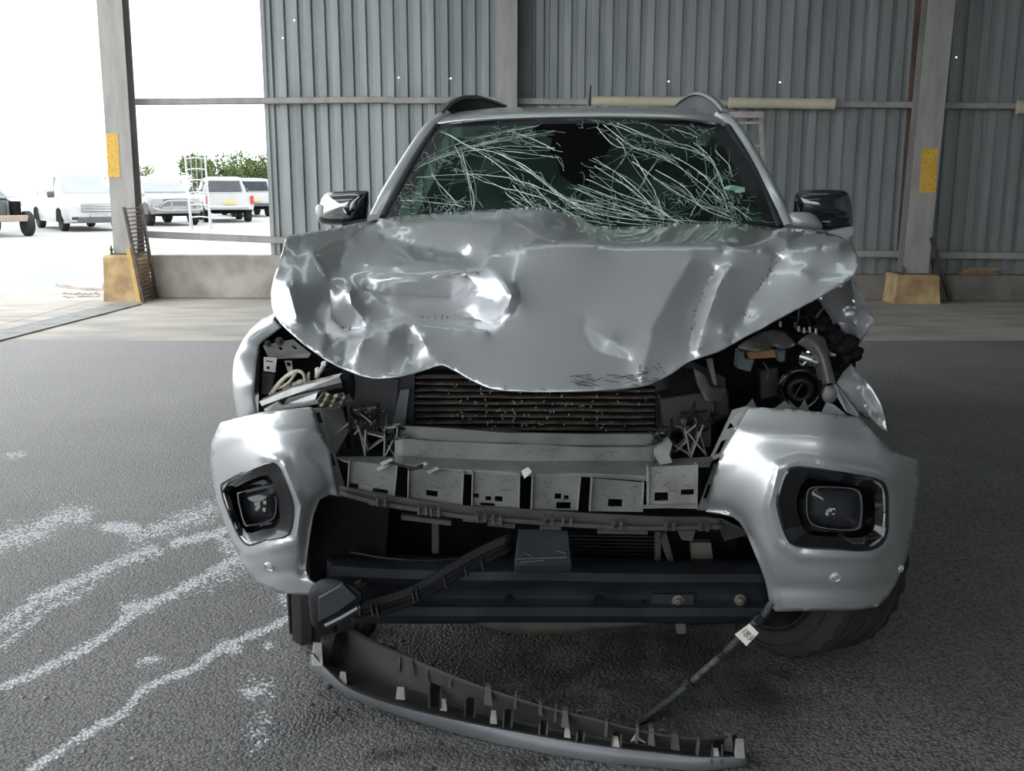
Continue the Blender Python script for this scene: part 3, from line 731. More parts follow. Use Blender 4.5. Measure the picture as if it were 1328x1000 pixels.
# parked pole lamps and trees behind the yard
def tree(label, px, py, Y, wd, ht, lm, seed, grp='trees beyond the yard'):
    r = random.Random(seed); c = P(px, py, Y); g = Vector((c.x, Y, 0))
    t = thing('leafy_tree', label, 'tree', g, grp)
    obj('trunk', MB().tube([g, g + Vector((.1, 0, ht * .4)), g + Vector((.0, 0, ht * .75))], [.22, .16, .07], 8), M_bark, t, smooth=60)
    blobs = [(g + Vector((r.uniform(-.5, .5) * wd * .75, r.uniform(-.4, .4) * wd * .6, ht * r.uniform(.42, .88))), wd * r.uniform(.15, .26)) for _ in range(13)]
    mb = MB()
    for c_, rad in blobs:
        for _ in range(150):
            d = Vector((r.gauss(0, 1), r.gauss(0, 1), r.gauss(0, .8))).normalized() * rad * r.uniform(.6, 1.08); q = c_ + d
            a = Vector((r.gauss(0, 1), r.gauss(0, 1), r.gauss(0, 1))).normalized() * wd * .03; b = a.cross(Vector((r.gauss(0, 1), r.gauss(0, 1), r.gauss(0, 1)))).normalized() * wd * .018
            mb.add([q - a, q + b, q + a, q - b], [(0, 1, 2, 3)])
    obj('foliage', mb, lm, t, recalc=False, kind='stuff')
    for k in range(5):
        c_ = blobs[k][0]; obj('branch', MB().tube([g + Vector((0, 0, ht * .35)), (g + Vector((0, 0, ht * .5))).lerp(c_, .5), c_], [.1, .06, .03], 6), M_bark, t)
tree('rounded green tree directly behind the lattice stand', 277, 230, 58, 3.4, 3.1, M_leaf, 1)
tree('wide pale green tree beyond the white pickups', 300, 232, 68, 3.2, 2.8, M_leaf2, 2)
tree('tall green tree beyond the canopy pickup', 330, 230, 62, 3.6, 3.2, M_leaf, 3)
tree('pale green tree half hidden by the cladding edge', 354, 230, 72, 3.4, 2.9, M_leaf2, 4)
tree('small distant tree between column and nudge bar pickup', 180, 232, 95, 3.0, 3.4, M_leaf2, 5)
tree('thin distant tree rising above the lattice stand', 257, 228, 95, 3.2, 4.4, M_leaf2, 6)
# ------------------------------------------------------------------ the crashed pickup
TY = math.atan(.113); TD = Vector((math.sin(TY), math.cos(TY), 0)); TS = Vector((TD.y, -TD.x, 0)); TO = Vector((.145, 2.62, 0))
def T(x, y, z): return TO + TS * x + TD * y + Vector((0, 0, z))      # x across (image right), y to the rear
truck = thing('crashed_pickup', 'silver crashed pickup truck with crumpled bonnet and shattered windscreen', 'truck', TO + TD * 1.0)
def part(name, mb, m_, parent=None, **k): return obj(name, mb, m_, parent or truck, **k)
def plate(name, pts, m_, th=.006, parent=None, d=(0, 1, 0), **k):
    return part(name, MB().prism([P(*p) for p in pts], Vector(d) * th), m_, parent, **k)
def wire(name, pts, r, m_, parent=None, n=6, sub=5): return part(name, MB().tube(catmull([P(*p) for p in pts], sub), r, n), m_, parent, smooth=60)

# ---- bonnet: one crumpled sheet
outl = [(487, 285), (540, 279), (596, 275), (656, 271), (700, 270), (722, 273), (746, 281), (772, 292), (810, 295), (862, 291), (935, 287), (985, 294), (1025, 297), (1052, 299), (1085, 306), (1101, 315), (1111, 329), (1113, 348), (1104, 361),
        (1075, 378), (1051, 392), (1022, 407), (995, 422), (972, 434), (952, 445), (935, 455), (915, 462), (892, 470), (877, 481), (862, 490), (846, 497), (829, 502), (786, 506), (740, 508), (690, 508), (641, 505), (611, 493), (590, 481), (572, 474), (551, 480), (520, 488), (490, 491), (466, 487), (445, 478), (418, 464), (385, 439), (358, 412), (352, 382), (358, 352), (367, 325), (372, 308), (394, 303), (440, 295)]
ctrl = [(487, 285, 3.66), (540, 279, 3.66), (596, 275, 3.6), (656, 271, 3.52), (700, 270, 3.5), (746, 281, 3.45), (772, 292, 3.45), (810, 295, 3.55), (862, 291, 3.62), (935, 287, 3.6), (985, 294, 3.6), (1025, 297, 3.5), (1052, 299, 3.4), (1085, 306, 3.1), (1101, 315, 2.92), (1111, 329, 2.80), (1113, 348, 2.72), (1104, 361, 2.68),
        (1051, 392, 2.63), (995, 422, 2.60), (952, 445, 2.57), (935, 455, 2.55), (892, 470, 2.53), (862, 490, 2.50), (829, 502, 2.48), (786, 506, 2.46), (740, 508, 2.45), (690, 508, 2.45), (641, 505, 2.47), (611, 493, 2.50), (572, 474, 2.54), (551, 480, 2.53), (520, 488, 2.51), (490, 491, 2.51), (466, 487, 2.52), (418, 464, 2.55), (385, 439, 2.58), (358, 412, 2.63), (352, 382, 2.68), (367, 325, 2.80), (372, 308, 2.92), (394, 303, 3.05), (440, 295, 3.3),
        (731, 318, 2.82), (768, 319, 2.82), (806, 323, 2.83), (855, 321, 2.82), (905, 321, 2.82), (952, 323, 2.82), (1008, 331, 2.79), (1051, 321, 2.80), (1080, 318, 2.80), (686, 321, 2.84), (653, 331, 2.86), (731, 308, 3.02), (700, 300, 3.22), (806, 312, 3.0), (870, 310, 3.06), (950, 311, 3.05), (870, 300, 3.36), (950, 301, 3.34), (1020, 312, 2.98), (1000, 303, 3.3), (1060, 309, 2.96),
        (720, 345, 2.72), (720, 400, 2.60), (800, 347, 2.73), (800, 400, 2.61), (900, 345, 2.73), (870, 400, 2.63), (950, 400, 2.63), (1000, 370, 2.67), (1060, 350, 2.70), (760, 460, 2.50), (690, 440, 2.52),
        (533, 360, 2.80), (593, 355, 2.80), (490, 361, 2.80), (530, 318, 3.2), (580, 312, 3.22), (457, 306, 3.16), (439, 348, 2.86), (400, 335, 2.80), (615, 345, 2.86), (600, 300, 3.3),
        (533, 383, 2.83), (580, 385, 2.84), (470, 380, 2.78), (610, 380, 2.78), (635, 372, 2.74), (648, 392, 2.66), (662, 388, 2.66), (600, 405, 2.76), (545, 404, 2.76), (623, 416, 2.72), (520, 414, 2.68), (481, 421, 2.68), (445, 427, 2.70), (429, 412, 2.70), (400, 390, 2.64), (380, 370, 2.69), (430, 385, 2.68), (450, 400, 2.66), (490, 450, 2.57), (590, 440, 2.62), (560, 430, 2.63), (650, 440, 2.58), (440, 450, 2.60), (405, 430, 2.60)]
creases = [([(486, 286), (457, 305), (439, 348)], .035, 8), ([(653, 273), (640, 310), (629, 348)], -.05, 20), ([(470, 358), (490, 361), (533, 361), (593, 355), (630, 350)], -.03, 11),
           ([(427, 366), (429, 390), (429, 412), (445, 427), (462, 428), (481, 421), (520, 413), (551, 414), (590, 415), (623, 416)], .03, 10), ([(664, 380), (662, 395), (655, 408), (638, 421)], .035, 9),
           ([(481, 421), (472, 436), (466, 451), (462, 484)], -.03, 9), ([(429, 412), (420, 432), (415, 457)], -.025, 9), ([(445, 427), (450, 445), (446, 470)], .018, 12), ([(533, 421), (536, 445), (533, 472)], .03, 10), ([(545, 440), (556, 456), (572, 472)], -.018, 10), ([(505, 425), (497, 455), (505, 482)], .02, 14),
           ([(927, 351), (915, 369), (907, 392), (900, 412), (899, 425), (892, 466)], .035, 9), ([(935, 351), (925, 372), (912, 412)], -.02, 9), ([(1011, 334), (995, 359), (975, 386), (965, 409), (985, 413)], .022, 10), ([(985, 413), (993, 422)], .02, 8), ([(892, 345), (862, 396), (845, 430), (832, 485)], -.022, 20),
           ([(758, 418), (761, 440), (772, 456), (816, 468)], .010, 6), ([(758, 418), (790, 445), (820, 470)], -.010, 6), ([(731, 316), (745, 316), (806, 321), (850, 320), (905, 320), (952, 322), (985, 325), (1008, 331), (1030, 324), (1051, 320), (1095, 315)], -.028, 6),
           ([(746, 281), (772, 294), (792, 308), (806, 321)], .035, 8), ([(806, 321), (830, 312), (870, 303), (930, 300)], -.02, 9), ([(731, 316), (700, 318), (686, 321), (665, 325), (653, 331), (640, 343)], -.025, 7), ([(1008, 331), (1020, 321), (1016, 310), (1000, 302), (985, 297)], -.02, 5),
           ([(500, 308), (530, 318), (565, 328), (600, 330)], .03, 18), ([(470, 300), (520, 292), (560, 284), (620, 292)], -.014, 9), ([(460, 310), (510, 320), (545, 305), (590, 298)], -.012, 8), ([(620, 348), (600, 340), (560, 342), (500, 342)], -.012, 7), ([(806, 324), (799, 360), (797, 400)], .008, 8), ([(640, 345), (648, 365), (662, 380)], .02, 9), ([(632, 350), (622, 362), (628, 395), (625, 412)], .02, 8), ([(600, 392), (612, 380), (640, 388)], -.015, 8), ([(770, 500), (700, 496), (640, 492)], .006, 8), ([(400, 312), (385, 340), (378, 380)], -.014, 12), ([(940, 425), (955, 440), (945, 450)], .02, 9), ([(905, 425), (920, 440), (912, 455)], -.022, 12), ([(1040, 350), (1060, 362), (1090, 362)], .014, 10), ([(560, 365), (568, 385), (590, 400)], .015, 10), ([(470, 375), (455, 390), (462, 410), (478, 415)], .02, 10)]
base = rbf(ctrl, .006)
# fold lines with their own depths; flat panels of sheet between them
folds = [[(653, 331, 2.87), (686, 321, 2.83), (731, 317, 2.82), (768, 318, 2.82), (806, 321, 2.83), (855, 320, 2.82), (905, 320, 2.82), (952, 322, 2.81), (985, 325, 2.81), (1008, 331, 2.82), (1030, 324, 2.80), (1051, 320, 2.80), (1095, 315, 2.82)],
         [(927, 351, 2.785), (915, 369, 2.75), (907, 392, 2.705), (900, 412, 2.67), (899, 425, 2.64), (892, 466, 2.54)], [(942, 352, 2.73), (931, 374, 2.68), (918, 412, 2.60), (912, 430, 2.575), (905, 455, 2.535)],
         [(1011, 336, 2.83), (995, 359, 2.765), (975, 386, 2.705), (965, 409, 2.665), (985, 413, 2.62)], [(892, 345, 2.755), (862, 396, 2.64), (845, 430, 2.575), (832, 485, 2.485)],
         [(758, 418, 2.632), (761, 440, 2.588), (772, 456, 2.555), (816, 468, 2.535)], [(758, 418, 2.632), (790, 440, 2.565), (816, 468, 2.535)],
         [(656, 272, 3.50), (645, 300, 3.12), (636, 330, 2.88), (629, 349, 2.79)], [(470, 358, 2.85), (490, 361, 2.80), (533, 361, 2.775), (593, 355, 2.775), (629, 349, 2.79)], [(487, 287, 3.68), (457, 305, 3.26), (439, 348, 2.90)],
         [(472, 376, 2.80), (533, 384, 2.835), (585, 387, 2.845), (610, 374, 2.80)], [(427, 366, 2.76), (429, 390, 2.74), (429, 412, 2.735), (445, 427, 2.725), (462, 428, 2.71), (481, 421, 2.70), (520, 413, 2.71), (551, 414, 2.73), (590, 415, 2.74), (623, 416, 2.725), (638, 421, 2.70)],
         [(455, 436, 2.64), (481, 429, 2.635), (525, 421, 2.645), (580, 424, 2.66), (632, 430, 2.62)], [(481, 429, 2.635), (472, 440, 2.59), (466, 455, 2.56), (462, 486, 2.515)], [(429, 412, 2.735), (420, 432, 2.605), (415, 457, 2.55)], [(445, 440, 2.63), (448, 455, 2.60), (444, 476, 2.55)],
         [(530, 424, 2.66), (536, 445, 2.645), (533, 472, 2.575)], [(548, 440, 2.60), (556, 456, 2.575), (572, 472, 2.535)], [(505, 432, 2.61), (500, 455, 2.58), (506, 484, 2.53)],
         [(640, 348, 2.79), (652, 364, 2.71), (663, 384, 2.64), (656, 408, 2.66), (638, 421, 2.70)], [(672, 372, 2.72), (674, 392, 2.68), (664, 414, 2.655), (645, 428, 2.635)], [(394, 304, 3.03), (384, 335, 2.79), (374, 372, 2.655), (384, 410, 2.605)],
         [(500, 308, 3.36), (545, 322, 3.19), (600, 332, 3.04)], [(478, 343, 2.93), (510, 343, 2.90), (560, 341, 2.89), (605, 340, 2.90)], [(475, 300, 3.40), (520, 293, 3.40), (575, 286, 3.42), (622, 290, 3.30)],
         [(746, 281, 3.47), (772, 295, 3.36), (792, 308, 3.10), (806, 321, 2.83)], [(720, 290, 3.26), (745, 300, 3.08), (770, 312, 2.90)], [(985, 296, 3.5), (1004, 303, 3.15), (1018, 311, 2.98), (1020, 320, 2.86), (1008, 331, 2.82)], [(1040, 352, 2.715), (1062, 362, 2.70), (1092, 362, 2.685)], [(600, 392, 2.79), (612, 380, 2.76), (640, 386, 2.69)], [(405, 330, 2.82), (418, 352, 2.78), (427, 366, 2.76)], [(452, 378, 2.72), (456, 396, 2.69), (470, 412, 2.70)], [(938, 428, 2.58), (952, 438, 2.60), (944, 448, 2.56)]]
def facet_base():
    pts = []; es = []; Y = []
    def addpl(pl, closed=False):
        o = len(pts); n = len(pl)
        for p in pl: pts.append(Vector(p[:2])); Y.append(1 / p[2])
        es.extend([(o + i, o + (i + 1) % n) for i in range(n if closed else n - 1)])
    cc = catmull([(a, b, 0) for a, b in outl], 2, True)
    addpl([(p.x, p.y, base(p.x, p.y)) for p in cc], True)
    for f in folds: addpl(f)
    src = list(Y)
    rv, re_, rf, ov, *_ = delaunay_2d_cdt(pts, es, [], 0, 1e-3)
    val = []
    for i, v in enumerate(rv):
        if ov[i]: val.append(src[ov[i][0]])
        else:
            d = [(v - p).length for p in pts]; k = sorted(range(len(d)), key=lambda q: d[q])[:2]; w_ = [1 / (d[q] + .1) for q in k]
            val.append(sum(src[q] * x for q, x in zip(k, w_)) / sum(w_))
    T_ = np.array([[rv[i] for i in f] for f in rf if len(f) == 3]); VV = np.array([[val[i] for i in f] for f in rf if len(f) == 3])
    A, B, C = T_[:, 0], T_[:, 1], T_[:, 2]; D = (B[:, 1] - C[:, 1]) * (A[:, 0] - C[:, 0]) + (C[:, 0] - B[:, 0]) * (A[:, 1] - C[:, 1]); D[abs(D) < 1e-9] = 1e-9
    def f(x, y):
        l1 = ((B[:, 1] - C[:, 1]) * (x - C[:, 0]) + (C[:, 0] - B[:, 0]) * (y - C[:, 1])) / D
        l2 = ((C[:, 1] - A[:, 1]) * (x - C[:, 0]) + (A[:, 0] - C[:, 0]) * (y - C[:, 1])) / D
        l3 = 1 - l1 - l2; m_ = np.minimum(np.minimum(l1, l2), l3); i = int(np.argmax(m_))
        return float(l1[i] * VV[i, 0] + l2[i] * VV[i, 1] + l3[i] * VV[i, 2])
    return f
fb = facet_base()
bmesh_ = cdt_surface(outl, lambda x, y: 1 / fb(x, y), 3.6, (), [[p[:2] for p in f] for f in folds])
# relax the facets a little so the panels flow into each other; folds stay tighter
pv = np.array(bmesh_.v); pxy = np.array([proj(v) for v in bmesh_.v]); val = 1 / pv[:, 1]
nb = [set() for _ in pv]
for f in bmesh_.f:
    for i in range(3): nb[f[i]].add(f[(i + 1) % 3]); nb[f[(i + 1) % 3]].add(f[i])
near = np.array([min(polyd(x, y, [p[:2] for p in f])[0] for f in folds) for x, y in pxy])
lam = np.where(near < .6, .05, .55)
ed = {}
for f in bmesh_.f:
    for i in range(3):
        k = tuple(sorted((f[i], f[(i + 1) % 3]))); ed[k] = ed.get(k, 0) + 1
bd = {i for k, c in ed.items() if c == 1 for i in k}
idx = [np.array(sorted(q)) for q in nb]
near0 = np.array([min(polyd(x, y, [p[:2] for p in folds[k]])[0] for k in (0, 7, 8)) for x, y in pxy]); lam = np.where(near0 < .6, .3, lam)
for it in range(6):
    nv = val.copy()
    for i in range(len(val)):
        q = idx[i]
        if i in bd: q = np.array([j for j in q if j in bd])
        nv[i] = val[i] + lam[i] * (val[q].mean() - val[i])
    val = nv
NB = max(len(q) for q in idx); IX = np.array([list(q) + [i] * (NB - len(q)) for i, q in enumerate(idx)]); CN = np.array([len(q) for q in idx])
free = (near > 4.5); free[list(bd)] = False
for it in range(160):
    mean = (val[IX].sum(1) - val * (NB - CN)) / CN; val = np.where(free, val + .7 * (mean - val), val)
bmesh_.v = [tuple(P(x, y, 1 / v)) for (x, y), v in zip(pxy, val)]
bon = part('bonnet', bmesh_, M_silver, smooth=55, solid=.004, recalc=True, label='crumpled silver bonnet sheet folded down at the front')
sc_ = random.Random(4); smb = MB()
def scuff(x, y, an, L, w_=.0012):
    q = [(x + L * t * math.cos(an) + sc_.gauss(0, .6), y + L * t * math.sin(an) + sc_.gauss(0, .6)) for t in (0, .35, .7, 1)]
    if not all(inpoly(a, b, outl) for a, b in q): return
    L3 = [P(a, b, 1 / fb(a, b) - .006) for a, b in q]
    for A, B in zip(L3, L3[1:]): smb.bar(A, B, w_, .0015)
for _ in range(26): scuff(sc_.uniform(735, 838), sc_.uniform(484, 503), sc_.gauss(.05, .2), sc_.uniform(6, 26), .0006)
for _ in range(10): scuff(sc_.uniform(826, 862), sc_.uniform(466, 492), sc_.gauss(1.2, .9), sc_.uniform(4, 10), .0006)
for pl in ([(927, 351), (915, 369), (905, 396), (900, 412), (899, 425)], [(1000, 350), (988, 368), (975, 386)], [(455, 428), (440, 426), (448, 429)], [(600, 356), (622, 352), (626, 362)], [(535, 413), (560, 414), (590, 415)], [(965, 409), (975, 412)]):
    for x, y in dens(pl, 5):
        if sc_.random() < .75: scuff(x + sc_.gauss(0, 1.5), y + sc_.gauss(0, 1.5), sc_.uniform(0, 6.3), sc_.uniform(2, 5), .0010)
part('scuff_marks', smb, mat('bared dark metal', (.05, .045, .04), .7), bon, recalc=False, kind='stuff')
# bare inner frame under the bonnet's edge
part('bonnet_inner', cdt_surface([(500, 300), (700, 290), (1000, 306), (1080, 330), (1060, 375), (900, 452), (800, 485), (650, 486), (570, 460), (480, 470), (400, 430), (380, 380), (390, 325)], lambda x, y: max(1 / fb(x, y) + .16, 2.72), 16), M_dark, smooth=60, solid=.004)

# ---- windscreen
wctrl = [(497, 282, 3.80), (1010, 294, 3.80), (567, 162, 4.42), (945, 165, 4.42), (755, 158, 4.30), (755, 292, 3.62), (520, 235, 3.99), (985, 240, 4.0), (755, 225, 3.96), (620, 290, 3.68), (890, 292, 3.68), (650, 160, 4.34), (860, 160, 4.34)]
wd_ = rbf(wctrl, .0005)
M_glass = bpy.data.materials.new('green laminated glass'); M_glass.use_nodes = True
n_ = M_glass.node_tree.nodes; l_ = M_glass.node_tree.links
trn = n_.new('ShaderNodeBsdfTransparent'); trn.inputs[0].default_value = (.22, .33, .28, 1)
gl = n_.new('ShaderNodeBsdfGlossy'); gl.inputs['Roughness'].default_value = .05; gl.inputs[0].default_value = (.8, .9, .86, 1)
df = n_.new('ShaderNodeBsdfDiffuse'); df.inputs[0].default_value = (.05, .085, .068, 1)
lw = n_.new('ShaderNodeLayerWeight'); lw.inputs[0].default_value = .12
mx = n_.new('ShaderNodeMixShader'); mx2 = n_.new('ShaderNodeMixShader')
tcg = n_.new('ShaderNodeTexCoord'); ng = n_.new('ShaderNodeTexNoise'); ng.inputs['Scale'].default_value = 5; ng.inputs['Detail'].default_value = 6; l_.new(tcg.outputs['Object'], ng.inputs['Vector'])
mg = n_.new('ShaderNodeMapRange'); mg.inputs[1].default_value = .45; mg.inputs[2].default_value = .75; mg.inputs[3].default_value = .22; mg.inputs[4].default_value = .55; l_.new(ng.outputs['Fac'], mg.inputs[0])
l_.new(mg.outputs[0], mx2.inputs[0]); l_.new(trn.outputs[0], mx2.inputs[1]); l_.new(df.outputs[0], mx2.inputs[2])
l_.new(lw.outputs['Fresnel'], mx.inputs[0]); l_.new(mx2.outputs[0], mx.inputs[1]); l_.new(gl.outputs[0], mx.inputs[2]); l_.new(mx.outputs[0], n_['Material Output'].inputs[0])
wso = [(498, 284), (520, 247), (545, 200), (568, 163), (620, 157), (755, 154), (890, 156), (944, 164), (965, 200), (990, 250), (1012, 296), (890, 305), (755, 306), (620, 300)]
ws = part('windscreen', cdt_surface(wso, wd_, 12, smooth_outline=False), M_glass, smooth=60, label='shattered green tinted windscreen')
# black ceramic border
def band(pl, w_, off=-.004):
    mb = MB(); pl = dens(pl, 10); L = []
    cx, cy = 755, 235
    for x, y in pl:
        dx, dy = cx - x, (cy - y) * 2.2; q = math.hypot(dx, dy)
        L.append((P(x, y, wd_(x, y) + off), P(x + dx / q * w_, y + dy / q * w_ * .6, wd_(x + dx / q * w_, y + dy / q * w_ * .6) + off)))
    mb.rings([[a, b] for a, b in L], False); return mb
part('glass_border', band([(498, 284), (520, 247), (545, 200), (568, 163)], 17), M_black, ws)
part('glass_border', band([(944, 164), (965, 200), (990, 250), (1012, 296)], 20), M_black, ws)
part('glass_border', band([(568, 163), (620, 157), (755, 154), (890, 156), (944, 164)], 10), M_black, ws)
# cracks: fine raised ridges of broken glass
M_crack = mat('crushed glass', (.66, .76, .71), .35, 0, (.46, .57, .52), 30)
rc = random.Random(21); cmb = MB(); fmb = MB()
def glass_pt(x, y): return P(x, y, wd_(x, y) - .004)
def crack(pts, w0=.0016, jit=.8, sub=4):
    q = catmull([(a, b, 0) for a, b in pts], sub); q = [(p.x + rc.gauss(0, jit) * .5, p.y + rc.gauss(0, jit) * .5) for p in q]
    for (a, b), (c, d) in zip(q, q[1:]):
        if not (inpoly(a, b, wso) and inpoly(c, d, wso)): continue
        A, B = glass_pt(a, b), glass_pt(c, d); t = (B - A)
        if t.length < 1e-6: continue
        t.normalize(); nrm = Vector((0, -.75, .66)); s = t.cross(nrm).normalized() * w0 * rc.uniform(.5, 1.4); h = nrm * .0015
        (cmb if w0 > .001 else fmb).add([A - s, B - s, B + h, A + h, A + s, B + s], [(0, 1, 2, 3), (3, 2, 5, 4)])
main = [[(505, 272), (540, 215), (590, 188), (650, 172), (700, 162)], [(520, 232), (560, 208), (610, 196), (660, 190), (720, 192)], [(515, 228), (570, 202), (640, 182), (690, 172)], [(530, 222), (600, 194), (660, 180), (720, 170)],
        [(540, 230), (600, 226), (640, 228), (680, 236), (720, 252), (770, 276)], [(610, 192), (650, 200), (690, 222), (720, 250), (760, 275)], [(640, 196), (670, 212), (710, 240), (745, 264)], [(600, 222), (640, 240), (700, 256), (760, 285), (800, 292)],
        [(600, 200), (608, 230), (615, 262), (612, 275)], [(590, 190), (605, 225), (612, 268)], [(570, 170), (600, 185), (640, 210), (680, 240)], [(660, 170), (690, 180), (720, 195)], [(650, 195), (690, 200), (725, 205)],
        [(782, 162), (820, 190), (860, 205), (900, 230), (935, 260)], [(790, 160), (830, 175), (880, 190), (920, 205), (940, 245)], [(775, 165), (800, 190), (840, 194), (880, 212)], [(800, 160), (860, 182), (895, 190), (920, 208)],
        [(770, 205), (800, 225), (830, 250), (860, 285)], [(770, 215), (810, 240), (850, 270), (880, 288)], [(760, 232), (800, 250), (850, 268), (880, 290)], [(750, 240), (800, 258), (850, 275), (890, 290)], [(745, 245), (790, 262), (840, 280)],
        [(820, 200), (845, 240), (855, 265), (862, 285)], [(850, 220), (890, 245), (910, 270), (950, 285)], [(820, 210), (870, 245), (900, 262), (945, 280)], [(870, 200), (905, 222), (935, 250), (945, 275)], [(900, 185), (922, 205), (935, 235), (945, 260)],
        [(740, 262), (800, 276), (860, 284), (920, 288)], [(740, 268), (800, 282), (880, 290)], [(745, 275), (800, 288), (850, 292)], [(740, 258), (790, 270), (840, 282)], [(930, 225), (912, 252), (895, 280)], [(855, 205), (840, 225), (830, 245)], [(800, 180), (812, 200), (795, 225)], [(870, 165), (890, 172), (905, 178)], [(910, 172), (930, 164)],
        [(928, 195), (945, 215), (950, 230)], [(945, 262), (960, 275), (975, 285)], [(520, 260), (560, 262), (600, 268)], [(560, 290), (590, 265), (605, 255)], [(560, 225), (575, 245), (592, 262)], [(655, 250), (670, 262), (690, 272)], [(665, 240), (685, 262), (700, 275)], [(690, 240), (705, 255), (715, 272)]]
for c in main:
    crack(c, .0015)
    for _ in range(1): crack([(a + rc.gauss(0, 7), b + rc.gauss(0, 5)) for a, b in c], .0008)
    for _ in range(4):
        k = rc.randrange(len(c)); a, b = c[k]; an = rc.uniform(0, 6.28); L = rc.uniform(8, 34); crack([(a + rc.gauss(0, 9), b + rc.gauss(0, 6)), (a + L * math.cos(an) * .5, b + L * .3 * math.sin(an) + rc.gauss(0, 3)), (a + L * math.cos(an), b + L * .6 * math.sin(an))], .0007)
def cluster(cx, cy, rx, ry, n, w_=.0008, L0=16):
    for _ in range(int(n * .6)):
        a, b = cx + rc.gauss(0, rx * .5), cy + rc.gauss(0, ry * .5); an = rc.uniform(0, 6.28); L = rc.uniform(4, L0); crack([(a, b), (a + L * math.cos(an) * .5 + rc.gauss(0, 2), b + L * .4 * math.sin(an) + rc.gauss(0, 2)), (a + L * math.cos(an), b + L * .7 * math.sin(an))], w_, 1.0, 3)
cluster(945, 272, 26, 18, 120); cluster(530, 255, 30, 30, 90, L0=22); cluster(570, 205, 34, 20, 45, L0=24); cluster(655, 172, 30, 12, 50); cluster(765, 275, 55, 12, 90, L0=34); cluster(840, 190, 50, 14, 45, L0=26); cluster(860, 270, 40, 18, 70, L0=24); cluster(580, 272, 40, 10, 35); cluster(690, 262, 24, 14, 40, L0=22); cluster(790, 158, 60, 5, 40); cluster(900, 240, 40, 30, 40, L0=26)
part('fine_cracks', fmb, mat('fine crack glass', (.34, .46, .40), .4, 0, (.2, .3, .25), 30), ws, recalc=False, kind='stuff')
part('crack_lines', cmb, M_crack, ws, recalc=False, label='white green web of cracks', kind='stuff')
# torn dark sag in the middle, small flap of glass at the right
blob = [(690, 168), (716, 180), (713, 196), (722, 206), (726, 226), (742, 238), (760, 240), (770, 228), (778, 222), (783, 204), (792, 190), (788, 176), (796, 166), (784, 160), (760, 157), (735, 158), (705, 160)]
part('torn_mirror_cover', cdt_surface(blob, lambda x, y: wd_(x, y) - .002, 7, smooth_outline=False), mat('torn black lining', (.006, .006, .007), .9, spec=0.0), ws, smooth=60, label='dark hole torn at the mirror mount')
plate('glass_flap', [(938, 243, 3.95), (950, 240, 3.93), (966, 243, 3.93), (966, 249, 3.93), (950, 252, 3.93), (945, 260, 3.94), (938, 252, 3.95)], mat('milky glass flap', (.28, .48, .38), .3), .006, ws)

# ---- cabin
def sil(*a, **k): return part(*a, **k)
def apillar(pts, w_, nm='a_pillar'):
    q = catmull([P(*p) for p in pts], 5); return part(nm, MB().tube(q, w_, 10), M_silver, smooth=60)
apillar([(487, 287, 3.82), (505, 252, 3.97), (535, 202, 4.25), (560, 166, 4.47), (578, 152, 4.60)], .034)
apillar([(1021, 299, 3.82), (1000, 252, 3.99), (974, 203, 4.27), (950, 166, 4.47), (934, 152, 4.60)], .034)
for s, pl in ((-1, [(497, 284, 3.80), (516, 250, 3.96), (543, 200, 4.22), (567, 164, 4.42)]), (1, [(1011, 296, 3.80), (993, 252, 3.97), (966, 202, 4.23), (943, 165, 4.42)])):
    part('pillar_seal', MB().tube(catmull([P(*p) for p in pl], 5), .017, 8), M_black, smooth=60)
rows = []
def at_z(x, y, z): return T(x, y, z)
# roof skin: from the windscreen header back over the cab
hd = [(566, 161), (620, 155), (755, 151), (890, 154), (946, 162)]
ry = [4.44, 4.36, 4.32, 4.36, 4.44]
r0 = [P(x, y, Y) for (x, y), Y in zip(hd, ry)]
r1 = [P(x, y, Y) for (x, y), Y in zip([(572, 154), (625, 147), (755, 143), (886, 146), (940, 155)], [4.54, 4.46, 4.43, 4.46, 4.54])]
r2 = [P(x, y, Y) for (x, y), Y in zip([(580, 150), (630, 142), (755, 138), (882, 141), (932, 150)], [4.75, 4.78, 4.8, 4.78, 4.75])]
r3 = [v + TD * .7 + Vector((0, 0, .0)) for v in r2]; r4 = [v + TD * 1.35 + Vector((0, 0, -.05)) for v in r2]; r5 = [v + TD * 1.5 + Vector((0, 0, -.12)) for v in r2]
part('roof_panel', loft([r0, r1, r2, r3, r4, r5], 6, 4), M_silver, smooth=50, solid=.006)
for s, pl in ((-1, [(566, 164, 4.50), (580, 147, 4.62), (598, 137, 4.75), (618, 136, 4.95), (640, 141, 5.5), (655, 146, 6.0)]), (1, [(943, 160, 4.50), (930, 143, 4.62), (914, 133, 4.75), (900, 132, 4.95), (885, 139, 5.5), (878, 145, 6.0)])):
    c = [P(*p) for p in pl]; rr = []
    for i, p in enumerate(catmull(c, 5)):
        k = min(1, .35 + i * .16); w_ = .035; h = .028 * k
        rr.append([p + TS * (w_ / 2 * a) + Vector((0, 0, h * b)) for a, b in ((-1, -1.2), (1, -1.2), (.8, .6), (.3, 1), (-.3, 1), (-.8, .6))])
    r_ = part('roof_rail', MB().rings(rr, True, True, True), M_black, smooth=40)
    rr = []
    for i, p in enumerate(catmull(c, 5)[2:]):
        rr.append([p + TS * (.03 / 2 * a) + Vector((0, 0, .03 + .012 * b)) for a, b in ((-1, 0), (1, 0), (.6, 1), (-.6, 1))])
    part('rail_cap', MB().rings(rr, True, True, True), mat('satin rail', (.16, .165, .17), .45, .4), r_, smooth=40)
a0 = P(764, 138, 5.3); part('aerial', MB().tube([a0, P(765, 124, 5.34), P(766, 111, 5.38)], [.008, .006, .004], 6), M_black)
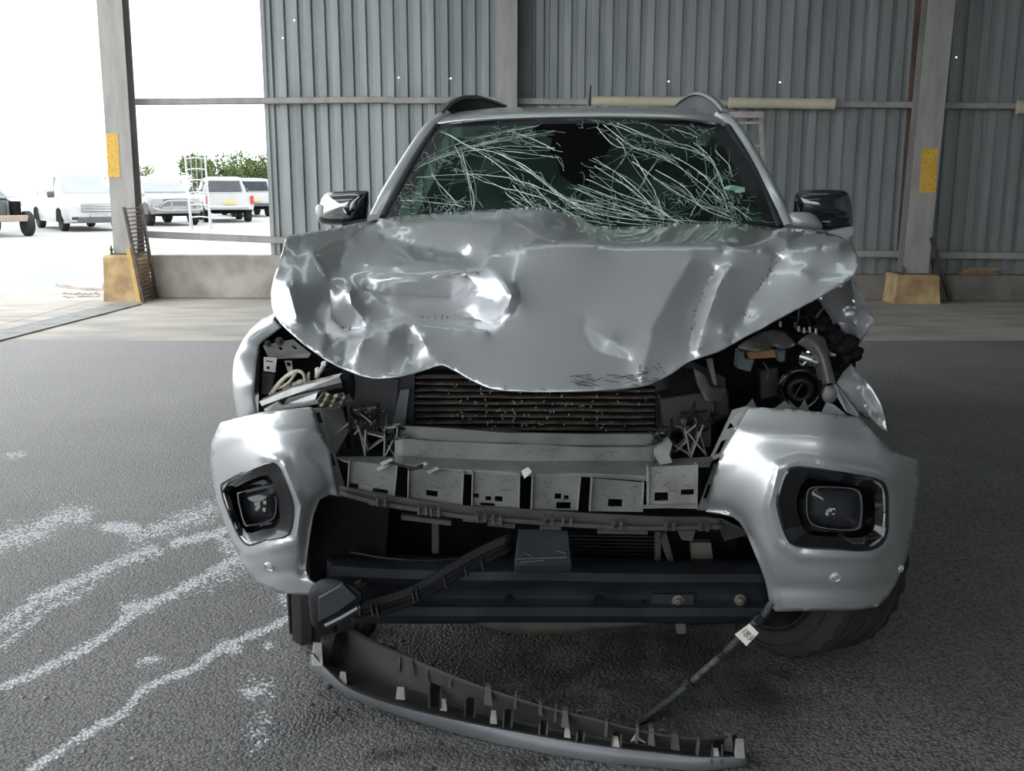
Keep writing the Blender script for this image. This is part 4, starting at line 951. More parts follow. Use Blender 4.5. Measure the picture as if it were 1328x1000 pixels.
# cab sides, doors and rear wall (seen only from the side)
for s in (-1, 1):
    zs = lambda x, z: x
    prof = [(.84, .42), (.88, .75), (.86, 1.08), (.80, 1.16)]
    def side_sheet(y0, y1, nm, prof=prof, m_=M_silver):
        rows = [[T(s * w_, y, z) for w_, z in prof] for y in (y0, (y0 + y1) / 2, y1)]
        return part(nm, loft(rows, 3, 1), m_, smooth=45, solid=.012)
    d1 = side_sheet(1.28, 2.12, 'front_door'); d2 = side_sheet(2.135, 3.0, 'rear_door')
    for d_, y in ((d1, 1.98), (d2, 2.86)): part('door_handle', MB().bar(T(s * .885, y - .1, 1.0), T(s * .885, y + .06, 1.0), .02, .03), M_black, d_)
    part('side_window', MB().prism([T(s * .78, 1.40, 1.17), T(s * .78, 2.1, 1.17), T(s * .60, 2.12, 1.66), T(s * .60, 1.9, 1.66)], TS * (.006 * s)), M_cglass)
    part('side_window', MB().prism([T(s * .78, 2.16, 1.17), T(s * .78, 2.95, 1.17), T(s * .60, 2.85, 1.64), T(s * .60, 2.16, 1.66)], TS * (.006 * s)), M_cglass)
    part('roof_edge', MB().tube(catmull([T(s * .575, 2.05, 1.69), T(s * .59, 2.5, 1.72), T(s * .60, 2.95, 1.69), T(s * .70, 3.05, 1.45), T(s * .80, 3.1, 1.15)], 4), .04, 8), M_silver, smooth=60)
    part('side_step', MB().bar(T(s * .82, 1.2, .36), T(s * .82, 3.0, .36), .12, .05), M_black)
    side_sheet(3.38, 4.95, 'bed_side', [(.84, .5), (.88, .8), (.87, 1.10), (.84, 1.13)])
part('cab_rear', MB().prism([T(-.84, 3.02, .45), T(.84, 3.02, .45), T(.80, 3.02, 1.15), T(-.80, 3.02, 1.15)], TD * .02), M_silver)
part('rear_window', MB().prism([T(-.78, 3.03, 1.16), T(.78, 3.03, 1.16), T(.60, 2.95, 1.66), T(-.60, 2.95, 1.66)], TD * .008), M_cglass)
part('tailgate', MB().prism([T(-.84, 4.95, .5), T(.84, 4.95, .5), T(.84, 4.95, 1.12), T(-.84, 4.95, 1.12)], TD * .05), M_silver)
part('bed_floor', MB().box(T(0, 4.15, .62), (1.66, 1.5, .04), Matrix.Rotation(-TY, 3, 'Z')), M_black)
part('underbody', MB().box(T(0, 2.6, .40), (1.5, 4.2, .12), Matrix.Rotation(-TY, 3, 'Z')), M_dark)
# interior
part('dashboard', loft([[T(x, 1.32 + .1 * abs(x), 1.13) for x in (-.8, -.4, 0, .4, .8)], [T(x, 1.55, 1.15 - .02 * abs(x)) for x in (-.8, -.4, 0, .4, .8)], [T(x, 1.75, 1.08) for x in (-.8, -.4, 0, .4, .8)], [T(x, 1.78, .75) for x in (-.8, -.4, 0, .4, .8)]], 3, 2), M_dark, smooth=50, solid=.01)
def torus(c, ax, R0, r0, n=24, m=8):
    ax = Vector(ax).normalized(); a = ax.cross(Vector((1, 0, 0))).normalized(); b = ax.cross(a); c = Vector(c)
    rr = [[c + (a * math.cos(t) + b * math.sin(t)) * (R0 + r0 * math.cos(u)) + ax * r0 * math.sin(u) for u in [2 * math.pi * j / m for j in range(m)]] for t in [2 * math.pi * i / n for i in range(n + 1)]]
    return MB().rings(rr, True)
part('steering_wheel', torus(T(-.38, 1.92, 1.08), (0, .8, -.6), .18, .016), M_black, smooth=60)
for s in (-1, 1):
    st = part('seat', loft([[T(s * .38 + x, 2.35, .62) for x in (-.25, 0, .25)], [T(s * .38 + x * 1.02, 2.45 + .02 * (x == 0), .95) for x in (-.25, 0, .25)], [T(s * .38 + x * .8, 2.56, 1.26) for x in (-.25, 0, .25)]], 4, 4), M_seat, smooth=60, solid=.12)
    part('headrest', MB().rings([[T(s * .38 + .13 * k * a, 2.56 + .05 * k * b, 1.32 + z) for a, b in ((-1, -1), (1, -1), (1, 1), (-1, 1))] for k, z in ((.7, 0), (1, .03), (1, .14), (.8, .19))], True, True, True), M_seat, st, smooth=60)
part('rear_bench', MB().box(T(0, 2.85, 1.0), (1.35, .14, .5), Matrix.Rotation(-TY, 3, 'Z')), M_seat, bevel=.04)
part('firewall', MB().prism([T(-.8, 1.2, .5), T(.8, 1.2, .5), T(.8, 1.2, 1.1), T(-.8, 1.2, 1.1)], TD * .02), M_dark)
part('cowl', MB().prism([P(486, 292, 3.74), P(755, 305, 3.56), P(1020, 302, 3.74), P(1022, 312, 3.66), P(755, 318, 3.48), P(484, 303, 3.66)], (0, .05, 0)), M_black)

# ---- door mirrors
def pillow(nm, poly, Y, dep, m_, parent=None, bulge=.03, sm=50, rnd=3):
    q = [(p.x, p.y) for p in catmull([(a, b, 0) for a, b in poly], rnd, True)]; cx = sum(a for a, b in q) / len(q); cy = sum(b for a, b in q) / len(q)
    rg = lambda k, yy: [P(cx + (a - cx) * k, cy + (b - cy) * k, yy) for a, b in q]
    return part(nm, MB().rings([rg(.86, Y + dep), rg(.97, Y + dep * .8), rg(1, Y + dep * .35), rg(.95, Y), rg(.78, Y - bulge * .6), rg(.4, Y - bulge), rg(.02, Y - bulge * 1.05)], True, True, True), m_, parent, smooth=sm)
mL = pillow('door_mirror', [(416, 290), (413, 272), (421, 252), (440, 248), (472, 247), (479, 252), (476, 288), (460, 292)], 4.02, .18, M_blackg, bulge=.05)
pillow('mirror_cap', [(418, 283), (417, 268), (424, 253), (445, 250), (466, 251), (467, 262), (461, 284), (440, 285)], 3.985, .05, M_chrome, mL, bulge=.03)
pillow('indicator', [(411, 279), (409, 270), (413, 265), (419, 268), (419, 281)], 3.99, .05, M_wirep, mL, bulge=.01)
plate('mirror_arm', [(444, 288, 4.0), (478, 283, 3.95), (486, 292, 3.9), (470, 298, 3.92), (444, 296, 3.98)], M_black, .08, mL)
mR = pillow('door_mirror', [(1031, 296), (1029, 270), (1033, 250), (1050, 246), (1090, 246), (1102, 254), (1106, 280), (1104, 298), (1085, 300), (1060, 298)], 4.0, .18, M_blackg, bulge=.05)
pillow('mirror_cap', [(1036, 270), (1037, 254), (1060, 249), (1092, 250), (1098, 262), (1099, 279), (1080, 280), (1050, 281)], 3.965, .05, mat('dark chrome', (.14, .15, .165), .12, .9), mR, bulge=.03)
pillow('mirror_trim', [(1064, 284), (1099, 282), (1103, 288), (1100, 294), (1070, 296)], 3.96, .04, M_blackg, mR, bulge=.01)
pillow('mirror_arm', [(1019, 280), (1030, 275), (1050, 276), (1062, 284), (1066, 297), (1040, 300), (1022, 299)], 3.86, .12, M_silver_d, mR, bulge=.03)
plate('mirror_foot', [(1072, 300, 3.9), (1106, 294, 3.9), (1107, 304, 3.9), (1096, 310, 3.9), (1080, 306, 3.9)], M_silver_d, .05, mR)

# ---- front wings
wl = [(357, 410, 2.92), (340, 422, 2.90), (320, 435, 2.86), (310, 452, 2.83), (304, 467, 2.80), (302, 491, 2.78), (304, 513, 2.77), (309, 542, 2.76)]
wi = [(366, 424, 2.86), (350, 436, 2.84), (337, 447, 2.80), (335, 460, 2.78), (333, 468, 2.76), (331, 490, 2.72), (330, 512, 2.72), (336, 545, 2.72)]
outer = [P(*p) for p in wl]; inner = [P(*p) for p in wi]
back = [v + TD * .28 + TS * -.045 + Vector((0, 0, .01)) for v in outer]; back2 = [v + TD * .85 + TS * -.02 for v in outer]
part('front_wing', loft([inner, [a.lerp(b, .5) + Vector((0, -.025, 0)) for a, b in zip(inner, outer)], outer, back, back2], 4, 3), M_silver, smooth=50, solid=.003, label='bent silver front wing beside the open headlamp hole')
wr1 = [(1060, 389), (1080, 372), (1104, 362), (1118, 382), (1127, 399), (1136, 416), (1130, 422), (1121, 436), (1112, 450), (1114, 458), (1104, 446), (1092, 430), (1080, 416), (1070, 402)]
part('front_wing', cdt_surface(wr1, lambda x, y: 2.84 + .004 * (y - 380) * .2 + .0016 * (1136 - x) - .05 * math.exp(-segd(x, y, (1104, 362), (1112, 450))[0] / 8) + .03 * math.exp(-segd(x, y, (1098, 400), (1136, 416))[0] / 6), 5, (), [[(1104, 364), (1110, 400), (1112, 448)], [(1098, 400), (1118, 408), (1134, 416)]], smooth_outline=False), M_silver, smooth=30, solid=.003, label='torn silver wing sheet bent outwards')
wr2 = [(1084, 498), (1094, 482), (1104, 472), (1118, 488), (1132, 505), (1142, 523), (1147, 540), (1151, 560), (1143, 556), (1130, 545), (1114, 537), (1098, 518)]
part('front_wing', cdt_surface(wr2, lambda x, y: 2.72 + .0012 * (1150 - x) - .05 * math.exp(-segd(x, y, (1104, 475), (1128, 540))[0] / 7) + .03 * math.exp(-segd(x, y, (1120, 500), (1140, 545))[0] / 6), 5, (), [[(1104, 476), (1112, 510), (1128, 540)], [(1121, 500), (1138, 545)]], smooth_outline=False), M_silver, smooth=30, solid=.003, label='crushed silver lower wing behind the bumper')
wrb = [T(.93, .45, z) for z in (.55, .8, 1.05, 1.15)]
part('wing_side', loft([[T(.80 + w_, y, z) for w_, z in zip((-.03, 0, -.02), zz)] for y, zz in ((.40, (.95, 1.0, 1.05)), (.65, (.92, 1.0, 1.09)), (1.02, (.82, .95, 1.12)), (1.10, (.45, .80, 1.13)), (1.26, (.42, .78, 1.15)))], 4, 1), M_silver, smooth=50, solid=.003)
plate('wing_edge', [(1114, 537, 2.72), (1084, 498, 2.78), (1078, 503, 2.78), (1098, 535, 2.74), (1112, 541, 2.70)], M_silver_d, .02)
# ---- bumper halves
def bump_depth(ctrl, ridges):
    f = rbf(ctrl, .06)
    def g(x, y):
        d = f(x, y)
        for pl, a, w_ in ridges:
            q, t = polyd(x, y, pl)
            if q < 4 * w_: d += a * math.exp(-(q / w_) ** 2)
        return d
    return g
def scalep(pl, k, dx=0, dy=0):
    cx = sum(p[0] for p in pl) / len(pl); cy = sum(p[1] for p in pl) / len(pl)
    return [(cx + (x - cx) * k + dx, cy + (y - cy) * k + dy) for x, y in pl]
def fog(parent, bez, ringp, depth, sx, led):
    """recessed fog lamp: bezel, ring, lens"""
    q = [(p.x, p.y) for p in catmull([(a, b, 0) for a, b in bez], 3, True)]
    rg = lambda k, off, dx=0, dy=0: [P(x, y, depth(*bez_c) * 0 + d + off) for (x, y), d in zip(scalep(q, k, dx, dy), dd)]
    bez_c = (sum(p[0] for p in q) / len(q), sum(p[1] for p in q) / len(q)); dd = [depth(x, y) for x, y in q]
    bz = part('fog_lamp_bezel', MB().rings([rg(1.06, .03), rg(1.05, -.004), rg(1.0, -.010), rg(.95, -.006), rg(.80, .004), rg(.72, .012, sx), rg(.64, .075, sx), rg(.60, .085, sx)], True, False, True), M_blackg, parent, smooth=35)
    r = [(p.x, p.y) for p in catmull([(a, b, 0) for a, b in ringp], 4, True)]; Y = depth(*bez_c)
    rr = lambda k, off: [P(x, y, Y + off) for x, y in scalep(r, k)]
    fl_ = part('fog_lamp', MB().rings([rr(.98, .08), rr(1.02, .03), rr(1, .022), rr(.93, .02), rr(.86, .03), rr(.80, .05)], True, False, False), M_blackg, parent, smooth=40)
    part('lamp_rim', MB().rings([rr(1.0, .021), rr(.975, .016), rr(.945, .016), rr(.925, .021)], True), mat('satin rim', (.22, .23, .25), .25, .6), parent, smooth=40)
    part('lens', MB().rings([rr(.82, .048), rr(.6, .040), rr(.3, .036), rr(.02, .035)], True, False, True), mat('dark lens', (.03, .032, .036), .08, .2, coat=.5), parent, smooth=60)
    lx, ly = led
    for k in range(6):
        a, b = lx + R.uniform(-8, 8), ly + R.uniform(-6, 6); plate('led_chip', [(a - 2, b - 2, Y + .034), (a + 2, b - 2, Y + .034), (a + 1.5, b + 3, Y + .034), (a - 2, b + 2, Y + .034)], mat('lamp reflector', (.6, .61, .58), .2, .4), .008, parent)
def sensor(parent, x, y, depth, r=.015):
    c = P(x, y, depth(x, y)); nrm = (P(x + 4, y, depth(x + 4, y)) - c).cross(P(x, y + 4, depth(x, y + 4)) - c).normalized()
    if nrm.y > 0: nrm = -nrm
    part('parking_sensor', MB().lathe(c - nrm * .004, nrm, [(r, 0), (r, .009), (r * .84, .011), (r * .72, .007), (r * .62, .007), (r * .55, .010), (.001, .011)], 20), mat('sensor silver', (.62, .63, .64), .3, .4), parent, smooth=30)

bL = [(281, 560), (287, 548), (341, 535), (404, 528), (410, 545), (417, 566), (427, 582), (431, 605), (434, 625), (438, 643), (427, 641), (414, 648), (406, 670), (400, 708), (397, 740), (402, 752), (411, 757), (409, 768), (404, 771), (362, 769), (332, 754), (317, 735), (302, 704), (283, 655), (274, 605), (275, 575)]
bezL = [(288, 636), (296, 624), (345, 602), (360, 606), (368, 622), (379, 656), (374, 692), (345, 700), (323, 706), (310, 694), (298, 668)]
cL = [(275, 575, 2.72), (274, 605, 2.72), (283, 655, 2.70), (302, 704, 2.66), (332, 754, 2.60), (287, 548, 2.70), (310, 560, 2.56), (305, 610, 2.55), (341, 535, 2.58), (350, 560, 2.48), (404, 528, 2.54), (404, 560, 2.48), (427, 582, 2.52), (438, 643, 2.52), (395, 600, 2.45), (380, 640, 2.43), (310, 650, 2.55), (340, 600, 2.47), (340, 655, 2.47), (345, 720, 2.49), (395, 680, 2.45), (400, 740, 2.50), (404, 770, 2.52), (362, 769, 2.55), (300, 590, 2.58), (370, 725, 2.47)]
ridL = [([(345, 592), (366, 598), (378, 625), (390, 656), (384, 702), (345, 712), (318, 718), (302, 700), (280, 640)], -.012, 6), ([(320, 755), (350, 742), (398, 738)], .012, 8), ([(276, 580), (300, 566), (350, 556), (404, 556)], -.006, 8), ([(427, 641), (412, 648), (403, 672), (397, 710), (395, 742)], .02, 7), ([(404, 590), (418, 604), (428, 625)], .008, 8)]
dL = bump_depth(cL, ridL)
bl = part('bumper_cover', cdt_surface(bL, dL, 4.5, [scalep(bezL, .97)], [r[0] for r in ridL], smooth_outline=False), M_silver, smooth=50, solid=.004, label='silver half of the broken bumper cover below the bent wing')
fog(bl, bezL, [(308, 645), (312, 638), (346, 630), (356, 633), (359, 650), (358, 668), (350, 676), (325, 682), (316, 678)], dL, -3, (337, 657))
sensor(bl, 350, 734, dL)

bR = [(970, 528), (1033, 532), (1080, 537), (1112, 541), (1124, 552), (1138, 567), (1155, 585), (1172, 591), (1190, 596), (1192, 610), (1191, 635), (1187, 668), (1181, 698), (1174, 727), (1164, 751), (1152, 772), (1138, 786), (1107, 791), (1060, 791), (1007, 793), (999, 787), (996, 768), (993, 755), (985, 733), (976, 711), (968, 692), (959, 677), (951, 671), (941, 668), (915, 664), (924, 628), (930, 606), (937, 585), (952, 558), (966, 536)]
bezR = [(1010, 656), (1014, 630), (1022, 613), (1037, 607), (1085, 613), (1133, 622), (1147, 634), (1149, 665), (1146, 697), (1126, 712), (1080, 711), (1038, 708), (1022, 696)]
cR = [(970, 528, 2.54), (1033, 532, 2.50), (1112, 541, 2.54), (1138, 567, 2.58), (1155, 585, 2.62), (1190, 596, 2.76), (1191, 635, 2.74), (1181, 698, 2.68), (1164, 751, 2.62), (1138, 786, 2.58), (1107, 791, 2.53), (1007, 793, 2.52), (993, 755, 2.50), (959, 677, 2.50), (915, 664, 2.52), (937, 585, 2.52), (980, 590, 2.45), (980, 660, 2.43), (1000, 720, 2.43), (1080, 570, 2.44), (1150, 620, 2.52), (1160, 670, 2.54), (1140, 740, 2.50), (1080, 660, 2.41), (1080, 740, 2.43), (1040, 600, 2.42), (1165, 700, 2.57)]
ridR = [([(1037, 597), (1085, 602), (1138, 611), (1160, 628), (1160, 700), (1130, 723), (1036, 720), (1010, 702), (998, 656), (1010, 606), (1037, 597)], -.013, 6), ([(1010, 762), (1060, 764), (1120, 766), (1152, 756)], .014, 9), ([(960, 560), (1040, 566), (1120, 574), (1155, 590)], -.006, 9), ([(918, 660), (944, 662), (962, 674), (986, 722), (1002, 770), (1006, 790)], .022, 7), ([(1125, 552), (1140, 585), (1172, 612), (1190, 625)], -.014, 7), ([(1172, 640), (1168, 700), (1156, 745)], -.010, 7)]
dR = bump_depth(cR, ridR)
br = part('bumper_cover', cdt_surface(bR, dR, 4.5, [scalep(bezR, .97)], [r[0] for r in ridR], smooth_outline=False), M_silver, smooth=50, solid=.004, label='silver half of the broken bumper cover above the tagged cable')
fog(br, bezR, [(1045, 655), (1046, 638), (1054, 631), (1085, 631), (1110, 634), (1118, 645), (1118, 675), (1110, 688), (1075, 687), (1053, 681), (1046, 670)], dR, 4, (1080, 662))
sensor(br, 1083, 748, dR); sensor(br, 1167, 737, dR, .012)
# slotted flanges along the inner edges
fl1 = part('bumper_flange', gridplate([P(404, 530, 2.54), P(416, 529, 2.56), P(450, 640, 2.56), P(439, 645, 2.53)], (0, .004, 0), [(.25, .05, .75, .17), (.3, .52, .75, .66)]), M_gplas_l, bl)
part('bumper_flange', MB().prism([P(416, 530, 2.56), P(444, 530, 2.62), P(452, 560, 2.62), P(434, 592, 2.58)], (0, .004, 0)), M_gplas, bl)
fl2 = part('bumper_flange', gridplate([P(950, 532, 2.58), P(968, 527, 2.55), P(936, 592, 2.53), P(918, 600, 2.57)], (0, .004, 0), [(.3, .12, .72, .4), (.3, .62, .7, .9)]), M_gplas_l, br)
part('bumper_flange', gridplate([P(926, 602, 2.55), P(935, 600, 2.53), P(917, 662, 2.53), P(904, 662, 2.55)], (0, .004, 0), [(.2, .45, .6, .75)]), M_gplas, br)
plate('torn_edge', [(944, 545, 2.56), (970, 526, 2.55), (972, 532, 2.53), (948, 585, 2.51), (940, 590, 2.52), (955, 556, 2.54)], M_gplas_l, .003, br)

# ---- radiator and its frame
rad = part('radiator_core', MB().prism([P(532, 478, 2.90), P(856, 480, 2.90), P(853, 566, 2.88), P(530, 562, 2.88)], (0, .05, 0)), M_dark)
for k in range(9):
    y = 489 + k * 8.4; r_ = random.Random(k); pts = []
    for j in range(13):
        x = 538 + j * 25.9; pts.append(P(x, y + .012 * (x - 690) * .3 + r_.uniform(-.7, .7), 2.855 + r_.uniform(-.004, .004)))
    rr = [[p + Vector((0, 0, a * .0042)) + Vector((0, b * .012, 0)) for a, b in ((-1, 1), (-1, -.6), (-.4, -1), (.4, -1), (1, -.6), (1, 1))] for p in pts]
    part('fin', MB().rings(rr, True, True, True), M_fin, rad, smooth=40)
r_ = random.Random(5); mb = MB()
for k in range(130):
    x = r_.gauss(0, 1) * 22 + r_.choice((585, 640, 655, 700, 760, 800)); x = min(848, max(542, x)); y = 488 + r_.random() * 70; a = r_.uniform(0, 6.3); L = r_.uniform(2, 5)
    mb.bar(P(x, y, 2.838), P(x + L * math.cos(a), y + L * math.sin(a), 2.836), .003, .002)
part('debris_shreds', mb, M_clip, rad, recalc=False, kind='stuff')
part('side_frame', MB().prism([P(505, 470, 2.84), P(538, 478, 2.84), P(536, 560, 2.82), P(500, 560, 2.80)], (0, .04, 0)), M_black)
plate('frame_post', [(519, 506, 2.78), (531, 505, 2.78), (525, 553, 2.76), (508, 553, 2.76)], mat('blue grey post', (.085, .095, .11), .5), .02)
plate('side_panel', [(443, 482, 2.80), (470, 486, 2.80), (517, 492, 2.82), (512, 556, 2.80), (470, 556, 2.78), (452, 545, 2.78)], mat('dark grey panel', (.06, .063, .068), .5, 0, (.035, .037, .04), 9), .01)
plate('side_panel', [(849, 480, 2.84), (900, 470, 2.84), (940, 490, 2.80), (945, 540, 2.78), (900, 560, 2.80), (852, 562, 2.82)], M_black, .01)
plate('side_duct', [(855, 516, 2.72), (925, 505, 2.72), (930, 535, 2.70), (900, 552, 2.70), (858, 556, 2.72)], M_black, .08, bevel=.006)
plate('duct_rib', [(868, 480, 2.74), (890, 478, 2.74), (912, 514, 2.72), (870, 520, 2.74)], M_dark, .03)

# ---- bumper carrier: stepped grey plastic ledge with bays
def edge(ys, xs=(446, 520, 600, 690, 780, 858, 930)):
    return ys
lx = [512, 560, 610, 660, 700, 760, 810, 856]
rowsY = [([552, 554, 557, 560, 562, 563, 562, 561], 2.66), ([553, 556, 559, 562, 563, 564, 564, 563], 2.615), ([567, 570, 573, 575, 577, 578, 578, 578], 2.60), ([568, 572, 575, 577, 578, 580, 580, 580], 2.575), ([591, 594, 596, 597, 598, 598, 598, 598], 2.57), ([600, 607, 611, 612, 614, 614, 617, 620], 2.49), ([604, 612, 616, 617, 618, 619, 622, 626], 2.485)]
led = part('carrier_ledge', loft([[P(x, y + R.uniform(-.8, .8), Y + R.uniform(-.004, .004)) for x, y in zip(lx, ys)] for ys, Y in rowsY], 3, 1), M_gplas, smooth=25, solid=.004, label='stepped grey plastic bumper carrier')
bays = [([(452, 598), (514, 604), (510, 643), (450, 633)], [(.05, .78, .24, .95), (.55, .84, .88, .98)]), ([(529, 606), (600, 613), (598, 655), (528, 646)], [(.35, .66, .56, .84)]), ([(612, 613), (673, 616), (672, 660), (611, 656)], [(.04, .62, .16, .74), (.3, .68, .42, .80), (.5, .66, .66, .82), (.2, .88, .5, .97)]),
        ([(690, 617), (752, 619), (748, 662), (688, 661)], [(.5, .5, .64, .66), (.7, .55, .8, .68), (.55, .76, .86, .95)]), ([(767, 620), (834, 626), (832, 664), (764, 663)], [(.35, .6, .62, .84)]), ([(840, 606), (904, 603), (903, 655), (840, 656)], [(.14, .66, .42, .88), (.68, .60, .95, .74)])]
for i, (q, h) in enumerate(bays):
    Y = 2.48 if i != 5 else 2.46
    b_ = part('bay_panel', gridplate([P(x, y, Y + (.01 if k > 1 else 0)) for k, (x, y) in enumerate(q)], (0, .004, 0), h), M_gplas if i != 5 else M_gplas_l, led, label='pale unbroken bay panel beside the bumper' if i == 5 else None)
    for (u, v) in ((q[0], q[3]), (q[1], q[2])):
        plate('rib', [(u[0], u[1], Y - .012), (u[0] + 1.6, u[1], Y - .012), (v[0] + 1.6, v[1], Y - .004), (v[0], v[1], Y - .004)], M_gplas_l, .03, led)
part('carrier_end', MB().prism([P(434, 592, 2.58), P(514, 592, 2.585), P(516, 604, 2.50), P(448, 598, 2.49)], (0, 0, -.004)), M_gplas, led)
part('carrier_end', MB().prism([P(856, 596, 2.585), P(925, 592, 2.57), P(920, 604, 2.50), P(845, 606, 2.47)], (0, 0, -.004)), M_gplas, led)
plate('torn_lip', [(838, 655, 2.46), (905, 654, 2.46), (905, 660, 2.44), (862, 659, 2.44), (830, 660, 2.43), (832, 656, 2.45)], M_gplas_l, .004, led)
plate('torn_lip', [(848, 575, 2.56), (866, 566, 2.56), (872, 576, 2.54), (868, 590, 2.52), (872, 600, 2.50), (856, 603, 2.5), (848, 590, 2.53)], M_gplas_l, .004, led)
plate('price_tag', [(676, 611, 2.47), (685, 606, 2.47), (690, 612, 2.47), (680, 621, 2.47)], M_tag, .003, led)
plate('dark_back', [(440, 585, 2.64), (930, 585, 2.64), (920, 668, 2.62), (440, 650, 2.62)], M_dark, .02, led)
for (x, y) in ((495, 604), (560, 608), (545, 602), (500, 597)):
    plate('shard', [(x - 8, y + 3, 2.47), (x + 7, y - 3, 2.47), (x + 10, y, 2.46), (x - 4, y + 7, 2.46)], M_gplas_l, .003, led)
wire('torn_strap', [(500, 598, 2.48), (515, 602, 2.465), (535, 607, 2.46), (547, 603, 2.465), (545, 606, 2.46), (530, 609, 2.46)], .0035, M_black, led)

sc_ = random.Random(6); smb = MB()
def mark(x0, x1, y0, y1, Y, n):
    for _ in range(n):
        x, y, an, L = sc_.uniform(x0, x1), sc_.uniform(y0, y1), sc_.choice((.1, .3, 1.3, 2.4)), sc_.uniform(3, 13)
        q = [(x + L * t * math.cos(an) + sc_.gauss(0, .8), y + L * t * math.sin(an) + sc_.gauss(0, .8)) for t in (0, .5, 1)]
        L3 = [P(a, b, Y) for a, b in q]
        for A, B in zip(L3, L3[1:]): smb.bar(A, B, .0008, .001)
for (x0, x1, y0, y1) in ((456, 508, 606, 634), (535, 595, 614, 646), (616, 668, 618, 650), (695, 748, 622, 655), (772, 830, 628, 658), (846, 900, 610, 648)): mark(x0, x1, y0, y1, 2.468 if x0 < 840 else 2.452, 9)
mark(530, 850, 581, 592, 2.562, 16); mark(530, 850, 566, 574, 2.59, 12)
part('scuff_marks', smb, mat('dark scuff', (.04, .04, .038), .8), led, recalc=False, kind='stuff')
# ---- crushed lattice brackets
def lattice(x0, y0, x1, y1, Y, seed, lines):
    r_ = random.Random(seed)
    b_ = plate('lattice_bracket', [(x0, y0 + 3, Y + .06), (x1, y0, Y + .06), (x1, y1, Y + .05), (x0 + 3, y1 - 4, Y + .05)], M_black, .02)
    for (a, b, c, d, m_) in lines:
        part('lattice_rib', MB().bar(P(a, b, Y + r_.uniform(-.01, .02)), P(c, d, Y + r_.uniform(-.01, .02)), .004, .035, up=(0, 1, 0)), m_, b_)
    for _ in range(16):
        a, b = r_.uniform(x0, x1), r_.uniform(y0, (y0 + y1) / 2); an = r_.uniform(0, 6.3); L = r_.uniform(5, 16)
        part('lattice_rib', MB().bar(P(a, b, Y + r_.uniform(-.03, .02)), P(a + L * math.cos(an), b + L * math.sin(an), Y + r_.uniform(-.03, .02)), .004, .022, up=(0, 1, 0)), r_.choice((M_black, M_black, M_cgrey)), b_)
G = M_gplas_l
lattice(452, 529, 490, 560, 2.60, 3, [(455, 530, 454, 558, M_black), (462, 545, 478, 580, G), (478, 560, 502, 566, G), (466, 552, 475, 588, G), (475, 556, 474, 588, G), (462, 560, 476, 545, G), (478, 582, 500, 566, G), (434, 562, 454, 547, G), (470, 532, 490, 530, M_black), (490, 530, 486, 555, M_black), (463, 530, 485, 548, M_cgrey)])
lattice(500, 552, 518, 592, 2.60, 4, [(500, 555, 499, 590, G), (516, 553, 513, 592, G), (500, 590, 512, 566, G), (502, 572, 513, 590, G), (500, 553, 517, 552, G)])
lattice(848, 560, 870, 600, 2.57, 5, [(848, 574, 866, 600, G), (868, 572, 850, 600, G), (850, 572, 852, 598, G)])
lattice(884, 534, 922, 580, 2.59, 6, [(885, 545, 894, 590, G), (910, 550, 894, 592, G), (895, 565, 912, 585, G), (872, 575, 894, 588, G), (872, 586, 890, 570, G), (900, 540, 914, 588, M_cgrey), (888, 560, 905, 546, G), (870, 568, 868, 598, M_cgrey)])

# ---- lower strip with clips
sx = [440, 480, 515, 560, 600, 650, 700, 760, 820, 870, 910, 936]
top = [629, 638, 644, 650, 655, 658, 661, 665, 668, 670, 670, 674]; bot = [641, 652, 659, 666, 672, 676, 680, 684, 687, 687, 686, 686]
st = part('lower_grille_strip', loft([[P(x, y, 2.50) for x, y in zip(sx, top)], [P(x, y + 1, 2.47) for x, y in zip(sx, top)], [P(x, y - 5, 2.47) for x, y in zip(sx, bot)], [P(x, y - 4, 2.44) for x, y in zip(sx, bot)], [P(x, y, 2.44) for x, y in zip(sx, bot)], [P(x, y + 1, 2.50) for x, y in zip(sx, bot)]], 3, 1), M_dstrip, smooth=25, solid=.003, label='muddy grey plastic grille strip with clips')
for (a, b, y, s_) in ((478, 505, 655, .12), (520, 585, 674, .12), (632, 668, 682, .1), (700, 728, 687, .02), (775, 840, 692, .02), (600, 628, 676, .1)):
    part('tab', MB().prism([P(a, y - 6, 2.445), P(b, y - 6 + s_ * (b - a), 2.445), P(b, y + s_ * (b - a), 2.435), P(a, y, 2.435)], (0, .02, 0)), M_dstrip, st)
for (x, y) in ((495, 650), (548, 661), (564, 663), (624, 670), (644, 673), (711, 674), (735, 675), (800, 680), (868, 681), (912, 682)):
    part('clip', MB().box(P(x - 5, y, 2.435), (.006, .02, .022)).box(P(x + 5, y + .8, 2.435), (.006, .02, .022)).box(P(x, y + 4, 2.44), (.02, .012, .006)), M_dstrip, st)
part('strip_end', MB().prism([P(936, 676, 2.46), P(962, 688, 2.46), P(968, 694, 2.46), P(940, 702, 2.46), P(934, 690, 2.46)], (0, .03, 0)), M_black, st)
part('strip_hook', MB().prism([P(878, 688, 2.45), P(902, 688, 2.45), P(898, 702, 2.45), P(884, 700, 2.45)], (0, .02, 0)), M_dstrip, st)

